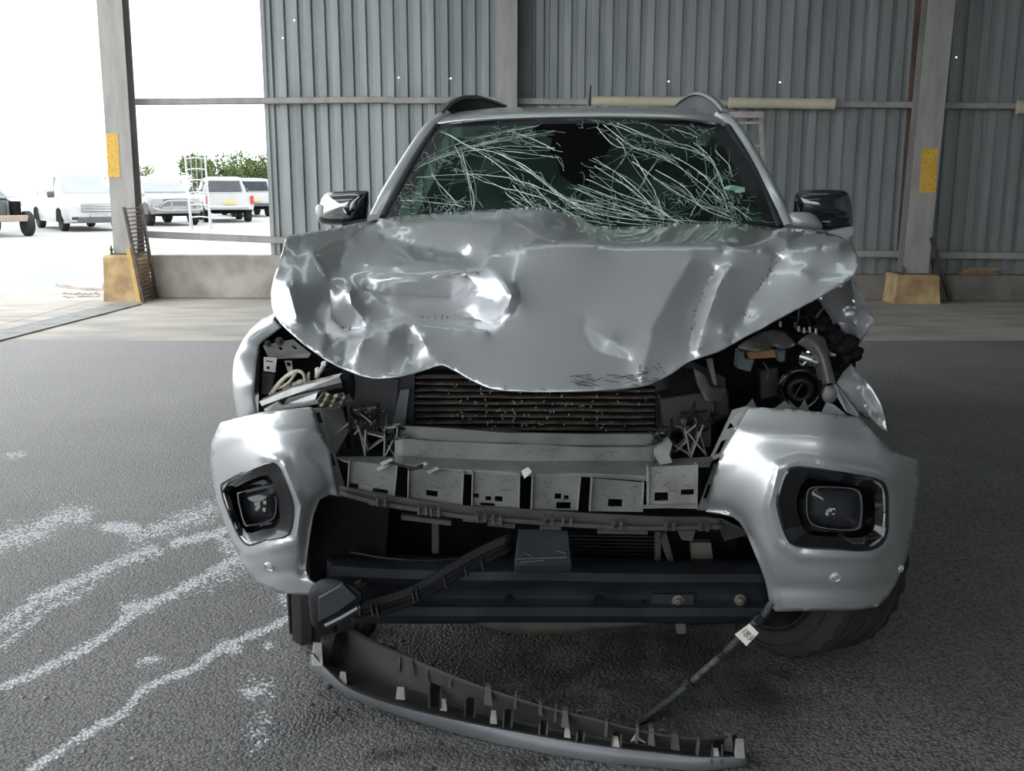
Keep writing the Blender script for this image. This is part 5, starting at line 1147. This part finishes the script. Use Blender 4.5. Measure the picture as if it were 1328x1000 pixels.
# ---- lower opening, crash beam
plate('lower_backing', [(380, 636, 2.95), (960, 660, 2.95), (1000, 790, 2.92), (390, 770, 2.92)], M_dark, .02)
plate('deep_shade_sheet', [(404, 642, 2.64), (505, 655, 2.66), (500, 722, 2.66), (402, 766, 2.62)], M_dark, .02)  # dark sheet added to stand in for the deep shade behind the bumper
for (x, y0, y1, w_) in ((560, 676, 718, 9), (850, 690, 730, 7)): plate('brace', [(x, y0, 2.68), (x + w_, y0, 2.68), (x + w_, y1, 2.68), (x, y1, 2.68)], M_dstrip, .03)
plate('brace', [(864, 690, 2.66), (874, 728, 2.66), (866, 728, 2.66), (856, 700, 2.66)], M_dstrip, .02)
plate('brace', [(896, 704, 2.72), (922, 704, 2.72), (926, 735, 2.72), (898, 735, 2.72)], mat('olive bracket', (.12, .12, .10), .7), .03)
for k in range(8): part('louvre', MB().bar(P(705, 693 + k * 4.6, 2.8), P(850, 695 + k * 4.6, 2.8), .02, .004), M_black)
part('inner_duct', MB().prism([P(425, 655, 2.72), P(450, 660, 2.76), P(470, 700, 2.76), P(440, 722, 2.74), P(428, 700, 2.70)], (0, .05, 0)), M_black)
bx_ = [424, 470, 540, 620, 700, 780, 860, 930, 1000]
def brow(y0, dy, Y): return [P(x, y0 + d * dy, Y + .00000055 * (x - 712) ** 2 * .6) for x, d in zip(bx_, [-8, -5, -2, 0, 0, 2, 3, 3, 3])]
beam = part('crash_beam', loft([brow(722, 1, 2.74), brow(726, 1, 2.64), brow(730, 1, 2.60), brow(742, 1, 2.56), brow(752, .8, 2.555), brow(760, .6, 2.585), brow(766, .6, 2.60), brow(776, .5, 2.60), brow(783, .4, 2.585), brow(788, .3, 2.56), brow(798, .2, 2.56), brow(806, .1, 2.59), brow(808, .1, 2.66)], 4, 1), M_beam, smooth=40, solid=.005, label='blue black steel crash beam')
for (x, y) in ((467, 754), (879, 779), (960, 778)):
    q = P(x, y, 2.595); part('bolt', MB().lathe(q, (0, -1, 0), [(.017, -.004), (.017, .003), (.012, .004)], 18).lathe(q, (0, -1, 0), [(.0095, .003), (.0095, .012), (.006, .014)], 6), M_bolt, beam)
for (x, y, r0) in ((483, 756, .006), (507, 757, .0045), (835, 780, .006), (777, 778, .012), (660, 776, .010)): part('hole', MB().lathe(P(x, y, 2.592), (0, -1, 0), [(r0, 0), (r0, .006), (r0 * .7, .002)], 10), M_dark, beam)
part('weld_pad', MB().prism([P(845, 771, 2.592), P(900, 771, 2.592), P(900, 787, 2.592), P(845, 787, 2.592)], (0, .01, 0)), M_beam, beam)
lip = [(540, 790), (600, 797), (660, 806), (720, 808), (800, 806), (870, 800), (940, 797), (985, 796)]
part('beam_lip', loft([[P(x, y - 6, 2.62) for x, y in lip], [P(x, y, 2.60) for x, y in lip], [P(x, y + 6 + (5 if 600 < x < 800 else 0), 2.62) for x, y in lip], [P(x, y + 9 + (5 if 600 < x < 800 else 0), 2.70) for x, y in lip]], 3, 2), M_beamd, beam, smooth=40, solid=.004, label='dusty bent lower lip of the beam')
part('hanger', MB().prism([P(875, 805, 2.66), P(889, 805, 2.66), P(889, 822, 2.64), P(878, 822, 2.64)], (0, .012, 0)), M_beamd, beam)
wire('beam_cable', [(455, 716, 2.62), (500, 724, 2.60), (560, 727, 2.60), (620, 722, 2.60)], .003, M_black, beam)
# radar box in front of the beam
rb = part('sensor_box', MB().rings([[P(672, 685, 2.46), P(737, 687, 2.46), P(737, 690, 2.56), P(672, 688, 2.56)], [P(667, 732, 2.42), P(742, 733, 2.42), P(742, 734, 2.54), P(667, 733, 2.54)], [P(667, 742, 2.425), P(741, 742, 2.425), P(741, 742, 2.54), P(667, 742, 2.54)]], True, True, True), M_beam, bevel=.004)
for (a, b, c, d) in ((670, 725, 735, 723), (680, 716, 690, 722), (722, 714, 734, 718), (675, 729, 705, 727)): part('scratch', MB().bar(P(a, b, 2.422), P(c, d, 2.422), .0012, .003), M_cgrey, rb)
# hanging trim strip with its end cap
cen = [(662, 702), (620, 722), (585, 742), (555, 760), (525, 775), (490, 786), (455, 796)]
def strip_row(dy, Y): return [P(x, y + dy, Y - .0003 * (662 - x)) for x, y in cen]
tr = part('hanging_trim', loft([strip_row(-11, 2.56), strip_row(-10, 2.545), strip_row(-1, 2.545), strip_row(0, 2.56), strip_row(6, 2.56), strip_row(8, 2.54), strip_row(13, 2.545), strip_row(14, 2.57)], 3, 1), M_black, smooth=30, solid=.003, label='black plastic trim strip hanging diagonally')
pillow('trim_end_cap', [(400, 772), (408, 757), (424, 750), (447, 754), (470, 768), (466, 786), (446, 794), (420, 806), (412, 814), (404, 808)], 2.46, .05, M_black, tr, bulge=.012)
plate('cap_face', [(412, 775, 2.442), (444, 757, 2.44), (464, 776, 2.44), (438, 795, 2.44), (413, 808, 2.442)], mat('dark blue grey plastic', (.03, .038, .042), .35), .02, tr, bevel=.004)
part('trim_rod', MB().tube([P(423, 812, 2.44), P(445, 801, 2.44), P(468, 787, 2.445)], .010, 8), M_blackg, tr, smooth=60)
for (x, y) in ((489, 790), (482, 789), (540, 769), (535, 771), (576, 752), (603, 740), (624, 730), (465, 788)): part('clip', MB().bar(P(x, y - 5, 2.45), P(x + 3, y + 8, 2.45), .005, .03, up=(0, 1, 0)), M_black, tr)

# ---- wheels
def big_wheel(c, steer, r=.385, wd=.27, side=1):
    ax = Vector((math.cos(steer), math.sin(steer), 0)); c = Vector(c); n = 64
    a = Vector((0, 0, 1)); b = ax.cross(a)
    prof = [(.60, .36), (.70, .48), (.86, .50), (.95, .46), (1.0, .38), (1.0, .27), (.975, .255), (.975, .215), (1.0, .20), (1.0, .03), (.975, .015), (.975, -.015), (1.0, -.03), (1.0, -.20), (.975, -.215), (.975, -.255), (1.0, -.27), (1.0, -.38), (.95, -.46), (.86, -.50), (.70, -.48), (.60, -.36)]
    rr = []
    for rad, h in prof:
        ring = []
        for k in range(n):
            q = 2 * math.pi * k / n; rr_ = r * rad
            if abs(h) in (.38, .46) and k % 2: rr_ *= .972
            p = c + ax * (h * wd) + (a * math.cos(q) + b * math.sin(q)) * rr_; p.z = max(p.z, .002); ring.append(p)
        rr.append(ring)
    t = part('tyre', MB().rings(rr, True), M_rubber, smooth=30)
    part('rim', MB().lathe(c - ax * side * .09, ax * side, [(r * .60, -.02), (r * .62, .18), (r * .55, .19), (r * .5, .13), (r * .2, .15), (r * .15, .17), (.001, .17)], 32).lathe(c - ax * side * .1, ax * side, [(r * .6, 0), (r * .6, .02), (.002, .05)], 32), M_cgrey, t, smooth=40)
    for rad in (.66, .74, .89): part('sidewall_ring', MB().lathe(c - ax * wd * (.49 if rad > .7 else .46), ax, [(r * rad, 0), (r * rad, -.004), (r * (rad + .012), -.004), (r * (rad + .012), 0)], 48), M_rubber, t, smooth=30)
    return t
big_wheel((.885, 3.02, .385), math.radians(24), side=1)
big_wheel((-.60, 3.10, .385), math.radians(14), side=-1)
for s in (-1, 1): q = T(s * .78, 3.95, .385); big_wheel((q.x, q.y, .385), -TY, side=s)
part('wheel_liner', MB().lathe((.98, 3.12, .42), (1, .1, 0), [(.50, -.28), (.50, .2)], 24), M_dark) if False else None
for s in (-1, 1):
    rr = []
    for k in range(13):
        q = math.pi * k / 12; rr.append([T(s * x, .62 + .42 * math.cos(q), .45 + .42 * math.sin(q)) for x in (.50, .80)])
    part('wheel_liner', MB().rings(rr, False), M_dark, smooth=60, solid=.004)
part('subframe', MB().box(T(0, .55, .38), (1.0, .5, .14), Matrix.Rotation(-TY, 3, 'Z')), M_dark)
part('engine_block', MB().box(T(0, .72, .80), (.75, .55, .40), Matrix.Rotation(-TY, 3, 'Z')), M_dark, bevel=.03)
part('lower_arm', MB().tube([T(-.3, .5, .36), T(-.62, .5, .34)], .035, 8), M_dark); part('lower_arm', MB().tube([T(.3, .5, .36), T(.62, .5, .34)], .035, 8), M_dark)

# ---- headlamp hole beside the bent wing
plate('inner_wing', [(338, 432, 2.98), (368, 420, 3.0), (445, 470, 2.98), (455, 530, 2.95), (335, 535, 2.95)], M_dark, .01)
hb = part('lamp_bracket', gridplate([P(341, 448, 2.80), P(380, 440, 2.84), P(404, 459, 2.80), P(348, 463, 2.77)], (0, .004, -.004), [(.38, .3, .48, .55), (.75, .35, .84, .6)]), M_brgrey)
plate('bracket_lip', [(348, 462, 2.775), (403, 458, 2.795), (400, 464, 2.79), (350, 466, 2.77)], M_brgrey, .004, hb)
plate('bracket_fold', [(340, 437, 2.86), (352, 428, 2.88), (356, 420, 2.88), (359, 421, 2.88), (356, 432, 2.86), (346, 440, 2.84)], M_brgrey, .004, hb)
part('mount_plate', gridplate([P(342, 463, 2.74), P(359, 464, 2.74), P(357, 483, 2.73), P(342, 481, 2.73)], (0, .003, 0), [(.2, .25, .75, .33), (.25, .65, .5, .85)]), M_clip)
part('mount_ring', gridplate([P(369, 468, 2.78), P(378, 468, 2.78), P(380, 482, 2.77), P(373, 482, 2.77)], (0, .003, 0), [(.2, .15, .8, .5)]), M_brgrey)
for (x, y, r0) in ((363, 443, .012), (348, 446, .009)): part('bolt', MB().lathe(P(x, y, 2.80), (0, -1, .3), [(r0, 0), (r0, .01), (r0 * .55, .01), (r0 * .5, .02)], 10), M_black, hb)
plate('black_box', [(338, 481, 2.78), (357, 484, 2.78), (354, 512, 2.76), (338, 512, 2.76)], M_black, .05, bevel=.004)
for k, pts in enumerate(([(350, 512, 2.74), (362, 496, 2.73), (376, 484, 2.72), (388, 481, 2.72), (395, 488, 2.72), (395, 497, 2.73)], [(354, 510, 2.73), (368, 492, 2.72), (380, 484, 2.715), (386, 482, 2.72)], [(384, 482, 2.72), (378, 492, 2.715), (370, 500, 2.72), (360, 504, 2.73)], [(386, 481, 2.715), (393, 484, 2.71), (396, 494, 2.715)], [(410, 490, 2.74), (416, 480, 2.73), (421, 472, 2.74)])):
    wire('wire', pts, .0045 if k != 4 else .006, M_wirey)
for (a, b, c, d) in ((378, 497, 396, 503), (366, 498, 376, 506), (408, 478, 413, 488), (398, 484, 401, 496), (416, 470, 423, 475), (384, 494, 392, 498)):
    plate('connector', [(a, b, 2.73), (c, b - 1, 2.73), (c, d, 2.73), (a, d + 1, 2.73)], M_wirep, .02, bevel=.003)
mb = MB()
for k in range(11): mb.lathe(P(414 + k * 2.6, 488 - k * .9, 2.76), (.95, 0, .3), [(.012, 0), (.016, .0025), (.012, .005)], 10)
part('ribbed_hose', mb, M_black, smooth=40)
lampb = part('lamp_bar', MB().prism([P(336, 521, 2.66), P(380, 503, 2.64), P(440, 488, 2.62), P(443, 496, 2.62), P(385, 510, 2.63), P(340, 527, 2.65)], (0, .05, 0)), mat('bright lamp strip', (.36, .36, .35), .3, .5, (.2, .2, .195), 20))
plate('lamp_black_bar', [(340, 526, 2.65), (385, 510, 2.63), (444, 496, 2.62), (444, 503, 2.62), (386, 517, 2.63), (342, 530, 2.65)], M_blackg, .05, lampb)  # gloss black bar below the silver lamp strip
plate('lamp_reflector', [(366, 526, 2.63), (372, 518, 2.62), (412, 509, 2.61), (409, 518, 2.61)], M_chrome, .02, lampb)
plate('lamp_edge', [(342, 531, 2.63), (360, 521, 2.62), (366, 526, 2.61), (412, 519, 2.60), (412, 524, 2.60), (345, 535, 2.61)], M_brgrey, .015, lampb)
foil = [(411, 519, 2.62), (420, 508, 2.63), (432, 512, 2.61), (446, 509, 2.62), (449, 518, 2.60), (440, 528, 2.60), (424, 530, 2.59), (412, 526, 2.61)]
part('torn_foil', cdt_surface([(a, b) for a, b, c in foil], lambda x, y: 2.60 + .018 * math.sin(x * .55 + y * .3) + .01 * math.sin(y * .9 - x * .2), 2.5, smooth_outline=False), M_tan, smooth=20, solid=.002)
plate('duct_side', [(443, 480, 2.74), (456, 482, 2.74), (460, 500, 2.70), (458, 520, 2.64), (448, 526, 2.62), (446, 500, 2.68)], M_black, .02)
plate('crumple', [(452, 512, 2.60), (458, 520, 2.60), (440, 530, 2.57), (415, 533, 2.57), (425, 528, 2.58)], M_dstrip, .02)

# ---- torn engine bay side under the lifted bonnet edge
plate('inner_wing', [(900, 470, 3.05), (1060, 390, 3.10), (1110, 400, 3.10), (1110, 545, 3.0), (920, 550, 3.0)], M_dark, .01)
part('tower_flange', cdt_surface([(957, 450), (972, 440), (988, 431), (1012, 428), (1024, 437), (1031, 447), (1016, 452), (1002, 449), (985, 455), (968, 454)], lambda x, y: 2.78 + .03 * math.sin(x * .12) + (y - 440) * -.003, 4), M_brgrey, smooth=35, solid=.004)
part('wing_support', loft([[P(x, y, Y) for x, y, Y in r_] for r_ in ([(1034, 446, 2.82), (1044, 436, 2.80), (1056, 433, 2.80), (1069, 438, 2.82)], [(1046, 452, 2.80), (1055, 448, 2.76), (1062, 446, 2.76), (1072, 448, 2.79)], [(1061, 470, 2.78), (1066, 468, 2.74), (1070, 466, 2.74), (1076, 468, 2.77)], [(1068, 500, 2.76), (1073, 498, 2.72), (1077, 497, 2.72), (1083, 497, 2.75)])], 4, 4), M_brgrey, smooth=45, solid=.004)
plate('connector', [(968, 456, 2.80), (1005, 453, 2.80), (1008, 464, 2.79), (972, 466, 2.79)], M_tint, .04, bevel=.004)
plate('relay_box', [(958, 455, 2.79), (966, 453, 2.79), (966, 465, 2.78), (979, 466, 2.78), (974, 483, 2.77), (956, 478, 2.77)], M_bluebox, .05, bevel=.004)
plate('grey_tube', [(1008, 455, 2.84), (1020, 452, 2.84), (1019, 470, 2.83), (1010, 470, 2.83)], M_bluebox, .04, bevel=.006)
r_ = random.Random(11)
chain = [(1054, 397, 10), (1058, 408, 9), (1066, 416, 9), (1064, 425, 9), (1077, 427, 10), (1088, 436, 11), (1082, 440, 10), (1100, 445, 12), (1092, 452, 11), (1106, 458, 11), (1098, 466, 9), (1084, 450, 10), (1078, 436, 9), (1095, 478, 9), (1088, 488, 9)]
for x, y, s_ in chain:
    bm = bmesh.new(); bmesh.ops.create_icosphere(bm, subdivisions=2, radius=s_ / F * 2.85)
    c = P(x, y, 2.85 + r_.uniform(-.03, .03)); mb = MB(); a_ = [r_.uniform(.7, 1.25) for _ in range(3)]
    mb.add([(v.co.x * a_[0] * (1 + .25 * math.sin(v.co.z * 190 + v.co.y * 120)) + c.x, v.co.y * a_[1] + c.y, v.co.z * a_[2] + c.z) for v in bm.verts], [tuple(v.index for v in f.verts) for f in bm.faces]); bm.free()
    part('foam_lump', mb, M_foam, smooth=50)
for k, (x, y, rr_) in enumerate(((1043, 466, .016), (1049, 466, .02), (1055, 468, .021), (1060, 472, .018))):
    part('hose_clamp', torus(P(x, y, 2.80), (.9, .3, -.2), rr_, .006, 20, 6), M_chrome, smooth=60)
part('chrome_hose', MB().tube(catmull([P(1038, 462, 2.80), P(1050, 466, 2.79), P(1062, 474, 2.79), P(1067, 490, 2.80)], 5), .014, 10), M_alu, smooth=60)
part('pulley', torus(P(1038, 505, 2.86), (.15, 1, .1), .058, .009, 32, 8), M_blackg, smooth=60)
part('pulley', torus(P(1038, 506, 2.88), (.15, 1, .1), .030, .010, 24, 8), M_black, smooth=60)
pillow('washer_bottle', [(1068, 505), (1072, 500), (1082, 502), (1086, 512), (1080, 523), (1070, 522), (1066, 514)], 2.72, .06, mat('grey bottle', (.26, .26, .25), .4), bulge=.02)
for pts, m_ in (([(1004, 530), (1018, 520), (1030, 530)], M_brgrey), ([(1036, 532), (1044, 518), (1050, 534)], M_alu), ([(1066, 535), (1072, 522), (1082, 525), (1098, 538)], M_silver_d), ([(1022, 518), (1034, 530), (1030, 534)], M_alu), ([(968, 528), (976, 517), (981, 528)], M_brgrey)):
    plate('broken_shard', [(x, y, 2.66) for x, y in pts], m_, .004)
for pts in ([(1012, 402), (1022, 410), (1040, 412), (1052, 404)], [(1030, 418), (1034, 428), (1048, 430), (1060, 434)], [(1036, 400), (1035, 415), (1030, 425)], [(1045, 408), (1050, 420), (1048, 432)], [(990, 470), (997, 482), (994, 494)], [(1015, 500), (1026, 482), (1046, 480), (1060, 492)], [(1060, 480), (1068, 495), (1064, 512)], [(1030, 515), (1036, 505), (1040, 498)], [(1058, 412), (1070, 400), (1082, 420)]):
    wire('wire', [(x, y, 2.80) for x, y in pts], .0028, r_.choice((M_black, M_cgrey, M_alu)))
for (x, y) in ((1036, 430), (1043, 432), (1050, 431), (1058, 433), (1012, 424)): part('stud', MB().tube([P(x, y, 2.80), P(x, y - 7, 2.80)], .004, 6), M_alu)
part('bent_bracket', cdt_surface([(900, 478), (914, 486), (922, 502), (940, 503), (942, 508), (934, 522), (915, 520), (905, 500)], lambda x, y: 2.70 - .03 * math.sin((x - 900) * .1) - (y - 480) * .0012, 4, smooth_outline=False), mat('brown grey bracket', (.20, .185, .165), .6, .2, (.1, .09, .08), 14), smooth=30, solid=.004)
plate('pale_strut', [(916, 466, 2.74), (924, 465, 2.74), (930, 500, 2.71), (926, 500, 2.71)], M_brgrey, .015)
plate('dark_box', [(905, 512, 2.74), (945, 508, 2.74), (948, 540, 2.72), (908, 545, 2.72)], M_black, .06, bevel=.006)
plate('fuse_cover', [(985, 480, 2.95), (1010, 474, 2.95), (1012, 515, 2.93), (986, 520, 2.93)], M_black, .05, bevel=.006)

# ---- cable with paper tag
cab = [(1000, 782, 2.50), (992, 795, 2.49), (980, 806, 2.48), (962, 824, 2.50), (940, 846, 2.54), (915, 868, 2.57), (893, 888, 2.58), (868, 908, 2.56), (838, 931, 2.53), (826, 938, 2.51)]
hr = part('cable_loom', MB().tube(catmull([P(*p) for p in cab], 8), .0095, 10), M_loom, smooth=60, label='corrugated grey cable hanging to the ground')
for (x, y, Y) in ((983, 802, 2.478), (962, 824, 2.497), (936, 850, 2.542), (893, 888, 2.577)):
    part('cable_clip', MB().box(P(x, y, Y), (.026, .026, .022), Matrix.Rotation(.8, 3, 'Y')), M_black, hr, bevel=.003)
tq = [P(972, 809, 2.462), P(984, 821, 2.455), P(968, 838, 2.455), P(953, 823, 2.462)]
tg = part('paper_tag', MB().prism(tq, (0, .0015, 0)), M_tag, label='white paper tag marked 08')
fc = bpy.data.curves.new('tag_text', 'FONT'); fc.body = '08'; fc.size = .019; fc.align_x = 'CENTER'; fc.align_y = 'CENTER'; fc.extrude = .0002
to = bpy.data.objects.new('tag_text_curve', fc); col.objects.link(to)
dg = bpy.context.evaluated_depsgraph_get(); tm = bpy.data.meshes.new_from_object(to.evaluated_get(dg)); bpy.data.objects.remove(to)
ctr = sum(tq, Vector()) / 4; ux = (tq[1] - tq[0]).normalized(); uy = (tq[0] - tq[3]).normalized()
# the lettering runs up the tag, along its long slanting edge
ux2 = uy; uy2 = -ux
mb = MB(); mb.add([ctr + ux2 * v.co.x + uy2 * v.co.y + Vector((0, -.0012, 0)) for v in tm.vertices], [tuple(p.vertices) for p in tm.polygons])
part('tag_lettering', mb, M_ink, tg)
for t, l in ((.012, .018), (-.012, .02), (-.016, .012)):
    mb = MB().prism([ctr + ux2 * a + uy2 * (t + b) + Vector((0, -.0012, 0)) for a, b in ((-l / 2, 0), (l / 2, 0), (l / 2, .0016), (-l / 2, .0016))], (0, -.0004, 0)); part('tag_print', mb, M_ink, tg)

# ------------------------------------------------------------------ bumper trim lying on the asphalt
def GZ(px, py, z): return PG(px, py, z)
xsO = [(402, 866, .10), (425, 884, .075), (455, 904, .05), (520, 929, .025), (597, 952, .012), (680, 971, .006), (765, 986, .004), (850, 995, .004), (910, 999, .004), (970, 993, .006)]
xsT = [(404, 848, .14), (427, 872, .115), (458, 896, .09), (522, 918, .065), (606, 938, .052), (685, 953, .044), (766, 967, .042), (850, 977, .040), (912, 983, .040), (968, 982, .040)]
xsF = [(412, 838, .10), (440, 862, .08), (475, 880, .055), (535, 902, .035), (612, 924, .02), (690, 943, .014), (768, 958, .012), (848, 970, .012), (908, 976, .012), (962, 975, .012)]
xsB = [(416, 826, .12), (452, 814, .13), (484, 830, .13), (560, 864, .12), (625, 890, .105), (700, 914, .095), (775, 933, .085), (850, 951, .075), (912, 958, .07), (955, 953, .06)]
ro = [[GZ(*p) for p in r] for r in (xsO, xsT)]
rootl = GZ(640, 960, 0)
trim = thing('bumper_trim', 'broken grey lower bumper trim lying on the asphalt under the truck', 'bumper trim', (rootl.x, rootl.y, 0))
outer_lo, outer_up = ro
mid = [a.lerp(b, .55) + Vector((0, -.006, .0)) for a, b in zip(outer_lo, outer_up)]
obj('painted_lip', loft([[v + Vector((0, .02, -.002)) for v in outer_lo], outer_lo, mid, outer_up, [v + Vector((.002, .012, -.004)) for v in outer_up]], 4, 2), M_trimg, trim, smooth=40, solid=.003, label='satin grey painted outer lip')
fl_ = [GZ(*p) for p in xsF]; bk = [GZ(*p) for p in xsB]
pan = obj('inner_channel', loft([[v + Vector((.002, .012, -.006)) for v in outer_up], fl_, [a.lerp(b, .5) + Vector((0, .015, -.008)) for a, b in zip(fl_, bk)], bk], 5, 3), M_trimi, trim, smooth=35, solid=.003, label='dark ribbed inner side')
def tpl(nm, pts, m_, th=.004, par=None): return obj(nm, MB().prism([GZ(*p) for p in pts], (0, th, th * .3)), m_, par or trim)
for (x, y, w_, h, z) in ((564, 897, 15, 40, .055), (609, 917, 13, 24, .05), (658, 931, 11, 22, .045), (704, 943, 10, 17, .04), (752, 954, 9, 14, .035), (799, 959, 11, 18, .035), (929, 976, 13, 26, .03)):
    s_ = tpl('slot', [(x - w_ / 2 - 2, y + h / 2, z), (x - w_ / 2 + 2, y - h / 2 + 3, z + .02), (x, y - h / 2, z + .022), (x + w_ / 2, y - h / 2 + 2, z + .02), (x + w_ / 2 - 2, y + h / 2, z)], M_dark, .003)
    for sx_ in (-1, 1): tpl('slot_rim', [(x + sx_ * w_ / 2 - 1.2, y + h / 2, z + .004), (x + sx_ * (w_ / 2) + 1.5 - 1, y - h / 2 + 2, z + .026), (x + sx_ * w_ / 2 + 2, y - h / 2 + 2, z + .026), (x + sx_ * w_ / 2 + 1, y + h / 2, z + .004)], M_dstrip, -.006)
tpl('slot', [(424, 864, .095), (436, 820, .12), (446, 818, .125), (450, 824, .12), (434, 868, .09)], M_dark, .004)
for (x, y, w_, h, z) in ((444, 882, 10, 14, .09), (519, 901, 12, 12, .06), (575, 916, 9, 11, .05), (640, 932, 9, 13, .045), (736, 951, 8, 11, .042), (799, 964, 9, 9, .04), (929, 980, 9, 10, .035), (411, 850, 13, 26, .125), (960, 973, 13, 20, .05)):
    tpl('clip', [(x - w_ / 2, y + h / 2, z), (x - w_ / 2 + 1.5, y - h / 2, z + .012), (x + w_ / 2 - 1.5, y - h / 2 + .5, z + .012), (x + w_ / 2, y + h / 2 + 1, z)], M_clip, .012)
for (x, y, w_, h, z) in ((493, 842, 12, 22, .12), (633, 902, 11, 24, .10), (733, 932, 10, 22, .085), (701, 918, 6, 18, .095), (876, 962, 11, 20, .07), (945, 962, 12, 24, .06), (845, 955, 9, 22, .075)):
    tpl('upstand_tab', [(x - w_ / 2, y + h / 2, z - .03), (x - w_ / 2 + 2, y - h / 2, z + .01), (x + w_ / 2 - 2, y - h / 2 + 1, z + .01), (x + w_ / 2, y + h / 2 + 2, z - .03)], M_dstrip, .014)
for (x, y, z) in ((753, 924, .085), (861, 949, .075), (510, 838, .12)): obj('eyelet', torus(GZ(x, y, z), (.1, 1, .3), .009, .0035, 16, 6), M_dstrip, trim, smooth=60)
for (x, y, z) in ((517, 860, .1), (533, 868, .1), (553, 872, .1), (583, 880, .1), (668, 908, .09), (720, 925, .08), (786, 944, .07), (826, 952, .07), (905, 968, .06)):
    tpl('rib', [(x, y - 8, z + .015), (x + 2.5, y - 7, z + .015), (x + 1, y + 12, z - .02), (x - 2, y + 12, z - .02)], M_dstrip, .012)
obj('torn_foil_scrap', MB().prism([GZ(818, 962, .05), GZ(826, 950, .07), (GZ(830, 958, .055)), GZ(838, 964, .05), GZ(828, 960, .05)], (0, .004, 0)), M_clip, trim)
# loose grit and fragments on the asphalt
fr = random.Random(9)
spots = [(fr.uniform(400, 1000), fr.uniform(830, 998)) for _ in range(40)] + [(fr.uniform(20, 400), fr.uniform(600, 990)) for _ in range(20)]
for i, (x, y) in enumerate(spots):
    g = PG(x, y); s_ = fr.uniform(.004, .009); bm = bmesh.new(); bmesh.ops.create_icosphere(bm, subdivisions=1, radius=s_); mb = MB()
    mb.add([(v.co.x * fr.uniform(.7, 1.5) + g.x, v.co.y * fr.uniform(.7, 1.3) + g.y, max(.0005, v.co.z * .6 + s_ * .4)) for v in bm.verts], [tuple(v.index for v in f.verts) for f in bm.faces]); bm.free()
    tag(obj('grit_stone', mb, M_conc if x < 400 else M_dstrip), 'tiny pale grit stone on the chalky asphalt' if x < 400 else 'tiny dark plastic fragment on the asphalt around the fallen trim', 'stone' if x < 400 else 'fragment', 'grit on the chalky asphalt' if x < 400 else 'fragments around the fallen trim')
